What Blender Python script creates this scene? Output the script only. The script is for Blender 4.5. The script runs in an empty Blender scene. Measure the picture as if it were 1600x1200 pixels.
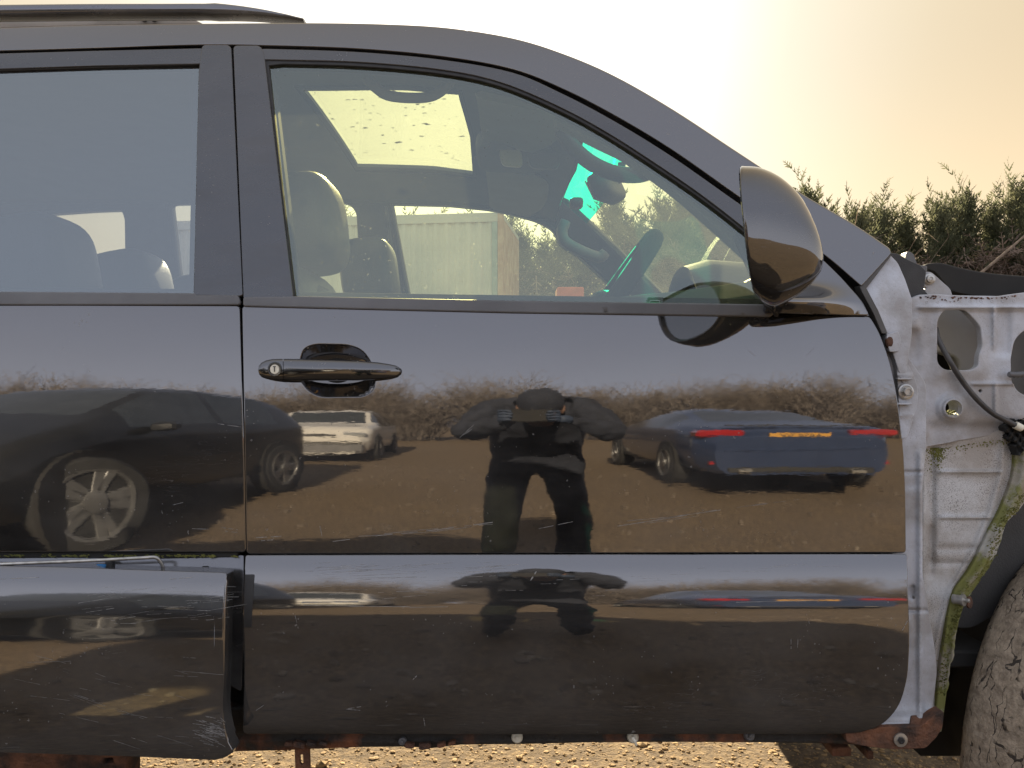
import bpy, math, random
import numpy as np
from mathutils import Vector, Matrix, geometry, noise as mnoise

R = math.radians
rnd = random.Random(7)
nrs = np.random.RandomState(11)
S = bpy.context.scene
C = S.collection

# ------------------------------------------------------------------ camera, sky, sun, exposure
F, D, ZC = 1275.0, 1.30, 1.04          # focal length in photo pixels, distance to the car's side, lens height
cam = bpy.data.objects.new('camera', bpy.data.cameras.new('camera'))
C.objects.link(cam)
cam.location = (0, -D, ZC)
cam.rotation_euler = (R(90), 0, 0)
cam.data.sensor_width = 36
cam.data.lens = 36 * F / 1600
cam.data.clip_start = .02
cam.data.clip_end = 2000
S.camera = cam

SUN_EL, SUN_AZ = 25.0, -3.0             # azimuth east of +Y
sd = Vector((math.sin(R(SUN_AZ)) * math.cos(R(SUN_EL)), math.cos(R(SUN_AZ)) * math.cos(R(SUN_EL)), math.sin(R(SUN_EL))))
sun = bpy.data.objects.new('sun', bpy.data.lights.new('sun', 'SUN'))
C.objects.link(sun)
sun.data.energy = 5.0
sun.data.angle = R(.6)
sun.data.color = (1, .83, .57)
sun.rotation_euler = (-sd).to_track_quat('-Z', 'Y').to_euler()

world = bpy.data.worlds.new('World')
S.world = world
world.use_nodes = True
wt = world.node_tree
wt.nodes.clear()
def wn(t, **kw):
    n = wt.nodes.new(t)
    for k, v in kw.items():
        setattr(n, k, v)
    return n
sky = wn('ShaderNodeTexSky', sky_type='NISHITA', sun_disc=False, sun_elevation=R(SUN_EL), sun_rotation=R(SUN_AZ),
         dust_density=4.0, air_density=1.2, ozone_density=1.0)
tc = wn('ShaderNodeTexCoord')
dot = wn('ShaderNodeVectorMath', operation='DOT_PRODUCT')
dot.inputs[1].default_value = sd
wt.links.new(tc.outputs['Generated'], dot.inputs[0])
mp = wn('ShaderNodeMapRange')
mp.inputs['From Min'].default_value = -1
mp.inputs['From Max'].default_value = 1
wt.links.new(dot.outputs['Value'], mp.inputs['Value'])
ramp = wn('ShaderNodeValToRGB')
el = ramp.color_ramp.elements
ramp.color_ramp.interpolation = 'B_SPLINE'
HAZE = [(0.0, (1.02, 1.06, 1.18)), (.45, (1.0, 1.04, 1.14)), (.72, (.92, .86, .75)), (.89, (.85, .63, .37)), (.94, (.92, .75, .48)), (.97, (1.04, .92, .68)), (.988, (1.4, 1.32, 1.12)), (1.0, (2.2, 2.05, 1.75))]
el[0].position, el[1].position = 0, 1
for p, c in HAZE[1:-1]:
    el.new(p)
for e, (p, c) in zip(el, HAZE):
    e.position = p
    e.color = (c[0] / 2.5, c[1] / 2.5, c[2] / 2.5, 1)
wt.links.new(mp.outputs['Result'], ramp.inputs['Fac'])
sc_ = wn('ShaderNodeVectorMath', operation='SCALE')
sc_.inputs['Scale'].default_value = 2.5 * 2.6
wt.links.new(ramp.outputs['Color'], sc_.inputs[0])
sep = wn('ShaderNodeSeparateXYZ')
wt.links.new(tc.outputs['Generated'], sep.inputs[0])
hor = wn('ShaderNodeMapRange', interpolation_type='SMOOTHSTEP')          # the haze thickens and warms towards the horizon
for k_, v_ in (('From Min', 0.), ('From Max', .38), ('To Min', 0.), ('To Max', 1.)): hor.inputs[k_].default_value = v_
wt.links.new(sep.outputs['Z'], hor.inputs['Value'])
hmix = wn('ShaderNodeMix', data_type='RGBA')
hmix.inputs['A'].default_value = (1.38, 1.36, 1.35, 1)
hmix.inputs['B'].default_value = (.88, .90, .96, 1)
wt.links.new(hor.outputs['Result'], hmix.inputs['Factor'])
sc2 = wn('ShaderNodeVectorMath', operation='MULTIPLY')
wt.links.new(sc_.outputs['Vector'], sc2.inputs[0])
wt.links.new(hmix.outputs['Result'], sc2.inputs[1])
mixw = wn('ShaderNodeMix', data_type='RGBA')
mixw.inputs['Factor'].default_value = .985
wt.links.new(sky.outputs['Color'], mixw.inputs['A'])
wt.links.new(sc2.outputs['Vector'], mixw.inputs['B'])
bg = wn('ShaderNodeBackground')
bg.inputs['Strength'].default_value = .1
wt.links.new(mixw.outputs['Result'], bg.inputs['Color'])
wo = wn('ShaderNodeOutputWorld')
wt.links.new(bg.outputs['Background'], wo.inputs['Surface'])

vs = S.view_settings
vs.view_transform = 'Standard'
vs.look = 'None'
vs.exposure = 2.0
vs.gamma = 1
vs.use_curve_mapping = False
S.cycles.max_bounces = 10
S.cycles.transparent_max_bounces = 24
S.cycles.caustics_reflective = False
S.cycles.caustics_refractive = False

# ------------------------------------------------------------------ materials
MATS = {}
def nt_new(name):
    m = bpy.data.materials.new(name)
    m.use_nodes = True
    t = m.node_tree
    t.nodes.clear()
    out = t.nodes.new('ShaderNodeOutputMaterial')
    MATS[name] = m
    return m, t, out
class G:
    """small wrapper to wire nodes"""
    def __init__(s, t): s.t = t
    def n(s, typ, ins=None, **kw):
        n = s.t.nodes.new(typ)
        for k, v in kw.items(): setattr(n, k, v)
        for k, v in (ins or {}).items():
            if hasattr(v, 'is_linked') or hasattr(v, 'links'): s.t.links.new(v, n.inputs[k])
            else: n.inputs[k].default_value = v
        return n
    def coord(s): return s.n('ShaderNodeTexCoord').outputs['Object']
    def scaled(s, v, sc): return s.n('ShaderNodeMapping', {'Vector': v, 'Scale': sc}).outputs['Vector']
    def noise(s, scale, detail=4, rough=.55, vec=None, dist=0.):
        ins = {'Scale': scale, 'Detail': detail, 'Roughness': rough, 'Distortion': dist}
        ins['Vector'] = vec if vec is not None else s.coord()
        return s.n('ShaderNodeTexNoise', ins).outputs['Fac']
    def ramp(s, fac, stops):
        r = s.n('ShaderNodeValToRGB', {'Fac': fac})
        e = r.color_ramp.elements
        while len(e) < len(stops): e.new(.5)
        for el_, (p, c) in zip(e, stops):
            el_.position = p
            el_.color = (c, c, c, 1) if isinstance(c, (int, float)) else (*c, 1)
        return r.outputs['Color']
    def mix(s, f, a, b):
        n = s.n('ShaderNodeMix', data_type='RGBA')
        for i, v in ((0, f), (6, a), (7, b)):
            if hasattr(v, 'links'): s.t.links.new(v, n.inputs[i])
            else: n.inputs[i].default_value = v if i == 0 else (*v, 1)
        return n.outputs[2]
    def math(s, op, a, b=0.):
        n = s.n('ShaderNodeMath', operation=op)
        for i, v in enumerate((a, b)):
            if hasattr(v, 'links'): s.t.links.new(v, n.inputs[i])
            else: n.inputs[i].default_value = v
        return n.outputs[0]
    def bump(s, h, strength, dist=.01):
        return s.n('ShaderNodeBump', {'Height': h, 'Strength': strength, 'Distance': dist}).outputs['Normal']
def mat(name, base, rough=.5, metal=0., spec=.5, coat=0., var=.15, vscale=8., bump=0., bscale=60., base2=None, stops=(.35, .65), rvar=.0, sub=None, coatr=.03):
    """Principled surface whose colour wanders between base and base2 with noise"""
    m, t, out = nt_new(name)
    g = G(t)
    b2 = base2 or tuple(min(1, c * (1 + var)) for c in base)
    b1 = base if base2 else tuple(c * (1 - var) for c in base)
    col = g.ramp(g.noise(vscale, 6), [(stops[0], b1), (stops[1], b2)])
    p = g.n('ShaderNodeBsdfPrincipled', {'Base Color': col, 'Roughness': rough, 'Metallic': metal, 'Specular IOR Level': spec, 'Coat Weight': coat, 'Coat Roughness': coatr})
    if rvar:
        t.links.new(g.math('ADD', g.math('MULTIPLY', g.noise(vscale * 2.3, 5), rvar), rough - rvar * .5), p.inputs['Roughness'])
    if bump:
        t.links.new(g.bump(g.noise(bscale, 5), bump), p.inputs['Normal'])
    t.links.new(p.outputs[0], out.inputs[0])
    return m

def paint(name, tint, refl, dust, rough=.020, scr=1.0):
    """worn dark car paint: mirror-like lacquer, thin dust film, hairline scratches"""
    m, t, out = nt_new(name)
    g = G(t)
    co = g.coord()
    wav = g.bump(g.noise(3.0, 2, .5, g.scaled(co, (1, 1, 1.8))), .035, .02)
    peel = g.n('ShaderNodeBump', {'Height': g.noise(1., 2, .5, g.scaled(co, (60, 60, 260))), 'Strength': .0055, 'Distance': .002, 'Normal': wav}).outputs['Normal']
    # hairline scratches: narrow iso-lines of a stretched noise, only inside patches
    ns = g.noise(5., 1, .4, g.scaled(co, (3.0, 3.0, 24.)), 1.2)
    line = g.math('LESS_THAN', g.math('ABSOLUTE', g.math('SUBTRACT', ns, .5)), .0028)
    patch = g.ramp(g.noise(2.6, 3, .6, g.scaled(co, (1, 1, 1.8))), [(.57, 0.), (.70, 1.)])
    scratch = g.math('MULTIPLY', g.math('MULTIPLY', line, patch), .38 * scr)
    speck = g.math('MULTIPLY', g.math('GREATER_THAN', g.noise(190., 1, .5), .735), g.math('GREATER_THAN', g.noise(9., 2), .57))
    speck = g.math('MULTIPLY', speck, .5)
    haze = g.ramp(g.noise(3.2, 6, .6, g.scaled(co, (1, 1, 2.5))), [(.34, .35), (.74, 2.0)])
    met = g.n('ShaderNodeBsdfPrincipled', {'Base Color': (*[c * refl for c in tint], 1), 'Metallic': 1., 'Roughness': rough, 'Normal': peel})
    t.links.new(g.ramp(g.noise(7., 6, .65, g.scaled(co, (1, 1, 3))), [(.4, rough * .7), (.72, rough * 2.2)]), met.inputs['Roughness'])
    dif = g.n('ShaderNodeBsdfDiffuse', {'Color': (.30, .29, .28, 1), 'Roughness': .6})
    fac = g.math('MAXIMUM', g.math('MAXIMUM', g.math('MULTIPLY', haze, dust), scratch), speck)
    mx = g.n('ShaderNodeMixShader', {'Fac': fac})
    t.links.new(met.outputs[0], mx.inputs[1])
    t.links.new(dif.outputs[0], mx.inputs[2])
    t.links.new(mx.outputs[0], out.inputs[0])
    return m

def glass(name, tint, ior, dust=.0, dcol=(.5, .5, .45), rough=.0, speck=.0, rcol=(.88, 1., 1.)):
    """thin window pane: Fresnel reflection over tinted transmission, dust film and dried specks"""
    m, t, out = nt_new(name)
    g = G(t)
    tr = g.n('ShaderNodeBsdfTransparent', {'Color': (*tint, 1)})
    gl = g.n('ShaderNodeBsdfGlossy', {'Color': (*rcol, 1), 'Roughness': rough})
    ge = g.n('ShaderNodeNewGeometry')
    dt = g.n('ShaderNodeVectorMath', operation='DOT_PRODUCT')
    t.links.new(ge.outputs['Incoming'], dt.inputs[0]); t.links.new(ge.outputs['Normal'], dt.inputs[1])
    f0 = ((ior - 1) / (ior + 1)) ** 2
    sch = g.math('POWER', g.math('SUBTRACT', 1., g.math('ABSOLUTE', dt.outputs['Value'])), 5.)
    mx = g.n('ShaderNodeMixShader', {'Fac': g.math('ADD', g.math('MULTIPLY', sch, 1 - f0), f0)})
    t.links.new(tr.outputs[0], mx.inputs[1])
    t.links.new(gl.outputs[0], mx.inputs[2])
    last = mx
    if dust or speck:
        di = g.n('ShaderNodeBsdfDiffuse', {'Color': (*dcol, 1)})
        tl = g.n('ShaderNodeBsdfTranslucent', {'Color': (*dcol, 1)})
        dm = g.n('ShaderNodeMixShader', {'Fac': .5})
        t.links.new(di.outputs[0], dm.inputs[1])
        t.links.new(tl.outputs[0], dm.inputs[2])
        film = g.math('MULTIPLY', g.ramp(g.noise(3.5, 6, .65), [(.3, .35), (.75, 1.5)]), dust)
        sp = g.math('GREATER_THAN', g.noise(150., 2, .6), .70)
        sp = g.math('MULTIPLY', g.math('MULTIPLY', sp, g.ramp(g.noise(4., 3), [(.42, 0.), (.62, 1.)])), speck)
        m2 = g.n('ShaderNodeMixShader', {'Fac': g.math('MAXIMUM', film, sp)})
        t.links.new(last.outputs[0], m2.inputs[1])
        t.links.new(dm.outputs[0], m2.inputs[2])
        last = m2
    t.links.new(last.outputs[0], out.inputs[0])
    return m

def leafy(name, c1, c2, scale=3., trans=.35):
    m, t, out = nt_new(name)
    g = G(t)
    col = g.ramp(g.noise(scale, 4), [(.35, c1), (.68, c2)])
    a = g.n('ShaderNodeBsdfDiffuse', {'Color': col})
    b = g.n('ShaderNodeBsdfTranslucent', {'Color': col})
    mx = g.n('ShaderNodeMixShader', {'Fac': trans})
    t.links.new(a.outputs[0], mx.inputs[1])
    t.links.new(b.outputs[0], mx.inputs[2])
    t.links.new(mx.outputs[0], out.inputs[0])
    return m

def grimy(name, base, grime, rust, moss, rough=.45, moss_z=None, rust_amt=.62, moss_amt=.60, speck=.64):
    """primed body metal with grey overspray, black specks, rust blooms and moss"""
    m, t, out = nt_new(name)
    g = G(t)
    co = g.coord()
    col = g.ramp(g.noise(9., 6, .6), [(.42, grime), (.60, base)])
    sp = g.math('GREATER_THAN', g.noise(620., 3, .7), speck)
    sp = g.math('MULTIPLY', sp, g.ramp(g.noise(11., 4), [(.36, .15), (.58, .85)]))
    col = g.mix(sp, col, (.10, .085, .075))
    ru = g.ramp(g.noise(16., 8, .7), [(rust_amt, 0.), (rust_amt + .07, 1.)])
    col = g.mix(ru, col, rust)
    if moss:
        mo = g.ramp(g.noise(10., 8, .7), [(moss_amt, 0.), (moss_amt + .08, .9)])
        col = g.mix(mo, col, moss)
    p = g.n('ShaderNodeBsdfPrincipled', {'Base Color': col, 'Roughness': rough, 'Specular IOR Level': .45})
    bp = g.bump(g.math('ADD', g.noise(14., 5), g.math('MULTIPLY', g.noise(260., 4), .12)), .25, .012)
    t.links.new(bp, p.inputs['Normal'])
    t.links.new(p.outputs[0], out.inputs[0])
    return m

M = {}
M['paint'] = paint('black_paint', (1., .99, 1.03), .168, .075)
M['paint_dull'] = paint('black_paint_dusty', (.95, .96, 1.05), .17, .17, rough=.16, scr=.5)
M['clad'] = paint('cladding_paint', (1., .99, 1.03), .175, .085, rough=.035, scr=1.6)
M['trim'] = paint('satin_black_film', (.97, 1., 1.08), .10, .11, rough=.22, scr=.3)
M['rubber'] = mat('black_rubber', (.022, .021, .021), .62, var=.3, vscale=30)
M['dark'] = mat('dark_plastic', (.025, .025, .026), .5, var=.25, vscale=25, bump=.1, bscale=400)
M['void'] = mat('dark_part_and_shade', (.018, .017, .016), .85, var=.3)  # matte near-black for dark parts and for shade painted into gaps
M['grey_plastic'] = mat('grey_trim_plastic', (.12, .12, .125), .5, var=.15)
M['glass_front'] = glass('tinted_side_glass', (.95, 1., .74), 2.22, .05, (.55, .58, .5), speck=.34)
M['glass_rear'] = glass('privacy_glass', (.47, .49, .58), 2.75, .05, (.5, .5, .5), speck=.14, rcol=(.86, .95, 1.))
M['glass_far'] = glass('far_side_glass', (.92, .96, .78), 1.5, .05, (.6, .6, .46), speck=.55)
M['glass_wind'] = glass('windscreen_glass', (.97, .98, .80), 1.5, .12, (.62, .62, .46), speck=.5)
M['glass_band'] = glass('windscreen_shade_band', (.0, 1., .80), 1.45)
M['glass_roof'] = glass('sunroof_glass', (.60, .60, .42), 1.45, .12, (.62, .6, .42), speck=.0)
M['headlining'] = mat('headlining_cloth', (.15, .16, .16), .9, var=.08, bump=.1, bscale=500)
M['leather'] = mat('dark_leather', (.026, .030, .034), .45, spec=.25, var=.2, bump=.15, bscale=300)
M['leather_perf'] = mat('perforated_leather', (.07, .07, .068), .5, spec=.3, var=.2, bump=.4, bscale=700)
M['primer'] = grimy('pale_primed_metal', (.50, .52, .57), (.33, .32, .32), (.22, .07, .03), None, .38, rust_amt=.74)
M['splash'] = grimy('specked_splash_panel', (.58, .58, .58), (.40, .37, .34), (.2, .1, .05), (.17, .18, .05), .5, moss_amt=.66, rust_amt=.72, speck=.57)
M['moss'] = grimy('mossy_edge', (.42, .41, .37), (.27, .24, .18), (.15, .08, .035), (.17, .175, .035), .9, moss_amt=.43, rust_amt=.66, speck=.62)
M['rust'] = mat('rusty_steel', (.04, .026, .02), .88, base2=(.23, .098, .05), vscale=22, bump=.6, bscale=130, stops=(.36, .68))
M['steel'] = mat('zinc_bolt', (.42, .41, .39), .38, metal=.8, var=.25, vscale=80)
M['white_plastic'] = mat('pale_plastic', (.72, .68, .56), .5, var=.08)
def cracked_tyre():
    m, t, out = nt_new('muddy_tyre')
    g = G(t)
    co = g.coord()
    wob = g.n('ShaderNodeVectorMath', operation='ADD')
    nz = g.n('ShaderNodeTexNoise', {'Vector': co, 'Scale': 30., 'Detail': 3.})
    sc3 = g.n('ShaderNodeVectorMath', operation='SCALE'); sc3.inputs['Scale'].default_value = .035
    t.links.new(nz.outputs['Color'], sc3.inputs[0]); t.links.new(co, wob.inputs[0]); t.links.new(sc3.outputs[0], wob.inputs[1])
    vo = g.n('ShaderNodeTexVoronoi', {'Scale': 1.}, feature='DISTANCE_TO_EDGE')
    t.links.new(g.scaled(wob.outputs[0], (9., 60., 9.)), vo.inputs['Vector'])
    crack = g.math('MULTIPLY', g.math('LESS_THAN', vo.outputs['Distance'], .028), g.ramp(g.noise(24., 3), [(.47, 0.), (.53, 1.)]))
    col = g.ramp(g.noise(70., 8, .7), [(.34, (.19, .15, .112)), (.66, (.40, .325, .24))])
    col = g.mix(crack, col, (.06, .05, .042))
    p = g.n('ShaderNodeBsdfPrincipled', {'Base Color': col, 'Roughness': .95, 'Specular IOR Level': .15})
    h = g.math('SUBTRACT', g.math('ADD', g.noise(260., 5), g.math('MULTIPLY', g.noise(60., 4), 1.2)), g.math('MULTIPLY', crack, 2.))
    t.links.new(g.bump(h, .6, .006), p.inputs['Normal'])
    t.links.new(p.outputs[0], out.inputs[0])
    return m
M['tyre_dirty'] = cracked_tyre()
M['tyre'] = mat('tyre_rubber', (.03, .03, .03), .8, var=.3)
M['cable'] = mat('black_cable', (.05, .045, .042), .45, var=.3, vscale=40)
M['bark'] = mat('bark', (.16, .12, .085), .9, var=.35, vscale=14, bump=.5, bscale=40)
M['conifer'] = leafy('conifer_green', (.065, .075, .045), (.15, .155, .095), 2.2, .5)
M['deadwood'] = leafy('dead_conifer_brown', (.17, .125, .10), (.32, .25, .20), 4., .35)
M['twig'] = mat('bare_twigs', (.165, .142, .126), .9, var=.4, vscale=3)

# ------------------------------------------------------------------ object helpers
def tag(o, label=None, cat=None, group=None, kind=None):
    if label: o['label'] = label
    if cat: o['category'] = cat
    if group: o['group'] = group
    if kind: o['kind'] = kind
    return o
def root(name, loc, label, cat, group=None, rz=0.):
    o = bpy.data.objects.new(name, None)
    C.objects.link(o)
    o.location = loc
    o.rotation_euler = (0, 0, rz)
    o.empty_display_size = .2
    return tag(o, label, cat, group)
def mk(name, verts, faces, m, parent=None, smooth=True, normals=None, world=True, angle=None):
    """one mesh object; verts are world points (world=True) or local to the parent Empty"""
    me = bpy.data.meshes.new(name)
    me.from_pydata([tuple(map(float, v)) for v in verts], [], [tuple(int(i) for i in f) for f in faces])
    me.update()
    if smooth:
        me.polygons.foreach_set('use_smooth', [True] * len(me.polygons))
    if normals is not None:
        me.normals_split_custom_set_from_vertices([tuple(map(float, n)) for n in normals])
    if m is not None:
        for mm in (m if isinstance(m, (list, tuple)) else [m]):
            me.materials.append(mm)
    o = bpy.data.objects.new(name, me)
    C.objects.link(o)
    if parent is not None:
        o.parent = parent
        if world and parent.type == 'EMPTY':
            o.matrix_parent_inverse = (Matrix.Translation(parent.location) @ Matrix.Rotation(parent.rotation_euler.z, 4, 'Z')).inverted()
    if smooth and normals is None and angle:
        me.set_sharp_from_angle(angle=R(angle))
    return o

# ------------------------------------------------------------------ curves in photo space and surfaces over them
def rc(pts, r0=3., n=5):
    """polygon with rounded corners; a vertex is (x, y) or (x, y, radius)"""
    out = []
    N = len(pts)
    for i in range(N):
        p = np.array(pts[i][:2], float)
        r = pts[i][2] if len(pts[i]) > 2 else r0
        a, b = np.array(pts[i - 1][:2], float), np.array(pts[(i + 1) % N][:2], float)
        da, db = a - p, b - p
        la, lb = np.linalg.norm(da), np.linalg.norm(db)
        r = min(r, la * .48, lb * .48)
        if r < .2:
            out.append(tuple(p)); continue
        s, e = p + da / la * r, p + db / lb * r
        for k in range(n + 1):
            t = k / n
            out.append(tuple((1 - t) ** 2 * s + 2 * t * (1 - t) * p + t * t * e))
    return out
def spl(pts, n=8):
    """open Catmull-Rom through pts"""
    P_ = [np.array(p, float) for p in pts]
    P_ = [2 * P_[0] - P_[1]] + P_ + [2 * P_[-1] - P_[-2]]
    out = []
    for i in range(1, len(P_) - 2):
        for k in range(n):
            t = k / n
            out.append(.5 * (2 * P_[i] + (P_[i + 1] - P_[i - 1]) * t + (2 * P_[i - 1] - 5 * P_[i] + 4 * P_[i + 1] - P_[i + 2]) * t * t + (-P_[i - 1] + 3 * P_[i] - 3 * P_[i + 1] + P_[i + 2]) * t ** 3))
    out.append(P_[-2])
    return [tuple(p) for p in out]
def resample(poly, step, closed=True):
    P_ = np.array(poly, float)
    if closed: P_ = np.vstack([P_, P_[:1]])
    seg = np.linalg.norm(np.diff(P_, axis=0), axis=1)
    keep = np.r_[True, seg > 1e-6]
    P_ = P_[keep]
    seg = np.linalg.norm(np.diff(P_, axis=0), axis=1)
    # keep corners: subdivide every segment
    out = []
    for a, b, l in zip(P_[:-1], P_[1:], seg):
        k = max(1, int(math.ceil(l / step)))
        for j in range(k): out.append(a + (b - a) * j / k)
    if not closed: out.append(P_[-1])
    o2 = [out[0]]
    for p in out[1:]:
        if np.linalg.norm(p - o2[-1]) > step * .12: o2.append(p)
    if closed and np.linalg.norm(o2[0] - o2[-1]) < step * .12: o2.pop()
    return np.array(o2)
def pip(poly, pts):
    x, y = pts[:, 0], pts[:, 1]
    inside = np.zeros(len(pts), bool)
    x0, y0 = poly[:, 0], poly[:, 1]
    x1, y1 = np.roll(x0, -1), np.roll(y0, -1)
    for a, b, c, d in zip(x0, y0, x1, y1):
        if b == d: continue
        cond = ((b > y) != (d > y)) & (x < (c - a) * (y - b) / (d - b) + a)
        inside ^= cond
    return inside
def loop_normals(L):
    t = np.roll(L, -1, 0) - np.roll(L, 1, 0)
    n = np.c_[t[:, 1], -t[:, 0]]
    return n / (np.linalg.norm(n, axis=1, keepdims=True) + 1e-9)

def surf(name, outline, Mf, m, parent, holes=(), step=12., roll=2., flange=.012, into=(0, 1, 0), bstep=None, angK=None, rollf=None, world=True):
    """sheet-metal skin: the outline (2-D u,v) filled and mapped by Mf(u,v)->xyz, its edges rolled over and flanged along INTO"""
    bs = bstep or step * .6
    loops = [resample(outline, bs)] + [resample(h, bs) for h in holes]
    for i, L in enumerate(loops):
        area = .5 * np.sum(L[:, 0] * np.roll(L[:, 1], -1) - np.roll(L[:, 0], -1) * L[:, 1])
        if (area > 0) != (i == 0): loops[i] = L[::-1]
    O = loops[0]
    lo, hi = O.min(0), O.max(0)
    gx, gy = np.arange(lo[0] + step * .5, hi[0], step), np.arange(lo[1] + step * .5, hi[1], step)
    pts = np.zeros((0, 2))
    if len(gx) and len(gy):
        X, Y = np.meshgrid(gx, gy)
        X[1::2] += step * .5
        pts = np.c_[X.ravel(), Y.ravel()]
        ok = pip(O, pts)
        for h in loops[1:]: ok &= ~pip(h, pts)
        pts = pts[ok]
        B = np.vstack(loops)
        if len(pts):
            dmin = np.full(len(pts), 1e9)
            for b in np.array_split(B, max(1, len(B) // 64)):
                dmin = np.minimum(dmin, np.sqrt(((pts[:, None] - b[None]) ** 2).sum(-1)).min(1))
            pts = pts[dmin > bs * .55]
    B = np.vstack(loops)
    edges, o = [], 0
    for L in loops:
        n = len(L)
        edges += [(o + i, o + (i + 1) % n) for i in range(n)]
        o += n
    allp = np.vstack([B, pts]) if len(pts) else B
    r = geometry.delaunay_2d_cdt([Vector(p) for p in allp], edges, [], 0, 1e-5)
    V2 = np.array([tuple(v) for v in r[0]])
    T = np.array([f for f in r[2] if len(f) == 3])
    cen = V2[T].mean(1)
    ok = pip(O, cen)
    for h in loops[1:]: ok &= ~pip(h, cen)
    T = T[ok]
    into = np.array(into, float)
    def XYZ(U):
        return np.stack(Mf(U[:, 0], U[:, 1]), -1)
    def NRM(U, e=.5):
        a = XYZ(U + [e, 0]) - XYZ(U - [e, 0])
        b = XYZ(U + [0, e]) - XYZ(U - [0, e])
        n = np.cross(a, b)
        n /= np.linalg.norm(n, axis=1, keepdims=True) + 1e-12
        n[(n @ into) > 0] *= -1
        return n
    eps = .5 if step > 1 else step * .1
    V = XYZ(V2); N = NRM(V2, eps)
    p0, p1, p2 = V[T[:, 0]], V[T[:, 1]], V[T[:, 2]]
    fl = (np.cross(p1 - p0, p2 - p0) @ into) > 0
    T[fl] = T[fl][:, ::-1]
    verts, norms, faces = [V], [N], [tuple(t) for t in T]
    nv = len(V)
    for L in loops:
        n2 = loop_normals(L)
        n = len(L)
        Vb, Nb = XYZ(L), NRM(L, eps)
        rr = np.full(n, float(roll)) if rollf is None else np.array([rollf(*p) for p in L])
        Ob = XYZ(L + n2 * eps) - XYZ(L - n2 * eps)
        K = np.linalg.norm(Ob, axis=1, keepdims=True) / (2 * eps)
        Ob /= np.linalg.norm(Ob, axis=1, keepdims=True) + 1e-12
        rm = rr[:, None] * K                       # roll radius in metres
        base = nv
        for a in (0, 25, 50, 72, 90):
            ca, sa = math.cos(R(a)), math.sin(R(a))
            verts.append(Vb + Ob * rm * sa - Nb * rm * (1 - ca)); norms.append(Nb * ca + Ob * sa); nv += n
        verts.append(verts[-1] + into * flange); norms.append(Ob); nv += n
        for k in range(5):
            a0, b0 = base + k * n, base + (k + 1) * n
            for i in range(n):
                j = (i + 1) % n
                faces.append((a0 + i, a0 + j, b0 + j, b0 + i))
    V, N = np.vstack(verts), np.vstack(norms)
    # orient the rim faces by their normals
    out = []
    for f in faces:
        if len(f) == 4:
            fn = np.cross(V[f[1]] - V[f[0]], V[f[2]] - V[f[0]])
            if fn @ (N[f[0]] + N[f[2]]) < 0: f = f[::-1]
        out.append(f)
    return mk(name, V, out, m, parent, True, N, world)

def P(px, py, y):
    """the point seen at photo pixel (px, py), y metres behind the car's side plane"""
    return ((px - 800) / F * (D + y), y + 0 * px, ZC + (600 - py) / F * (D + y))
def PV(px, py, y):
    return Vector(P(float(px), float(py), float(y)))
def onside(yf):
    def f(u, v): return P(u, v, yf(u, v))
    return f
def side(name, outline, yf, m, parent, **kw):
    return surf(name, outline, onside(yf), m, parent, **kw)

def loft(name, rings, m, parent=None, closed=True, caps=True, smooth=True, world=True, angle=None):
    n = len(rings[0])
    V = [p for r_ in rings for p in r_]
    Fc = []
    for k in range(len(rings) - 1):
        for i in range(n if closed else n - 1):
            j = (i + 1) % n
            Fc.append((k * n + i, k * n + j, (k + 1) * n + j, (k + 1) * n + i))
    if caps and closed:
        Fc.append(tuple(range(n))[::-1])
        Fc.append(tuple((len(rings) - 1) * n + i for i in range(n)))
    return mk(name, V, Fc, m, parent, smooth, None, world, angle)
def tube_geo(path, rad, n=8, closed=False):
    pts = [Vector(p) for p in path]
    V, Fc = [], []
    up = Vector((.13, .27, .95)).normalized()
    for i, p in enumerate(pts):
        a = pts[i - 1] if (i > 0 or closed) else p
        b = pts[(i + 1) % len(pts)] if (i < len(pts) - 1 or closed) else p
        d = (b - a).normalized()
        s = d.cross(up)
        if s.length < .05: s = d.cross(Vector((1, 0, 0)))
        s.normalize(); t = s.cross(d)
        r_ = rad[i] if isinstance(rad, (list, tuple)) else rad
        for k in range(n):
            an = 2 * math.pi * k / n
            V.append(p + s * math.cos(an) * r_ + t * math.sin(an) * r_)
    L = len(pts)
    for i in range(L if closed else L - 1):
        for k in range(n):
            q = (k + 1) % n
            a, b = i * n, ((i + 1) % L) * n
            Fc.append((a + k, a + q, b + q, b + k))
    if not closed:
        Fc.append(tuple(range(n))); Fc.append(tuple((L - 1) * n + k for k in range(n))[::-1])
    return V, Fc
def tube(name, path, rad, m, parent=None, n=8, closed=False, world=True):
    V, Fc = tube_geo(path, rad, n, closed)
    return mk(name, V, Fc, m, parent, True, None, world, 60)
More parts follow.
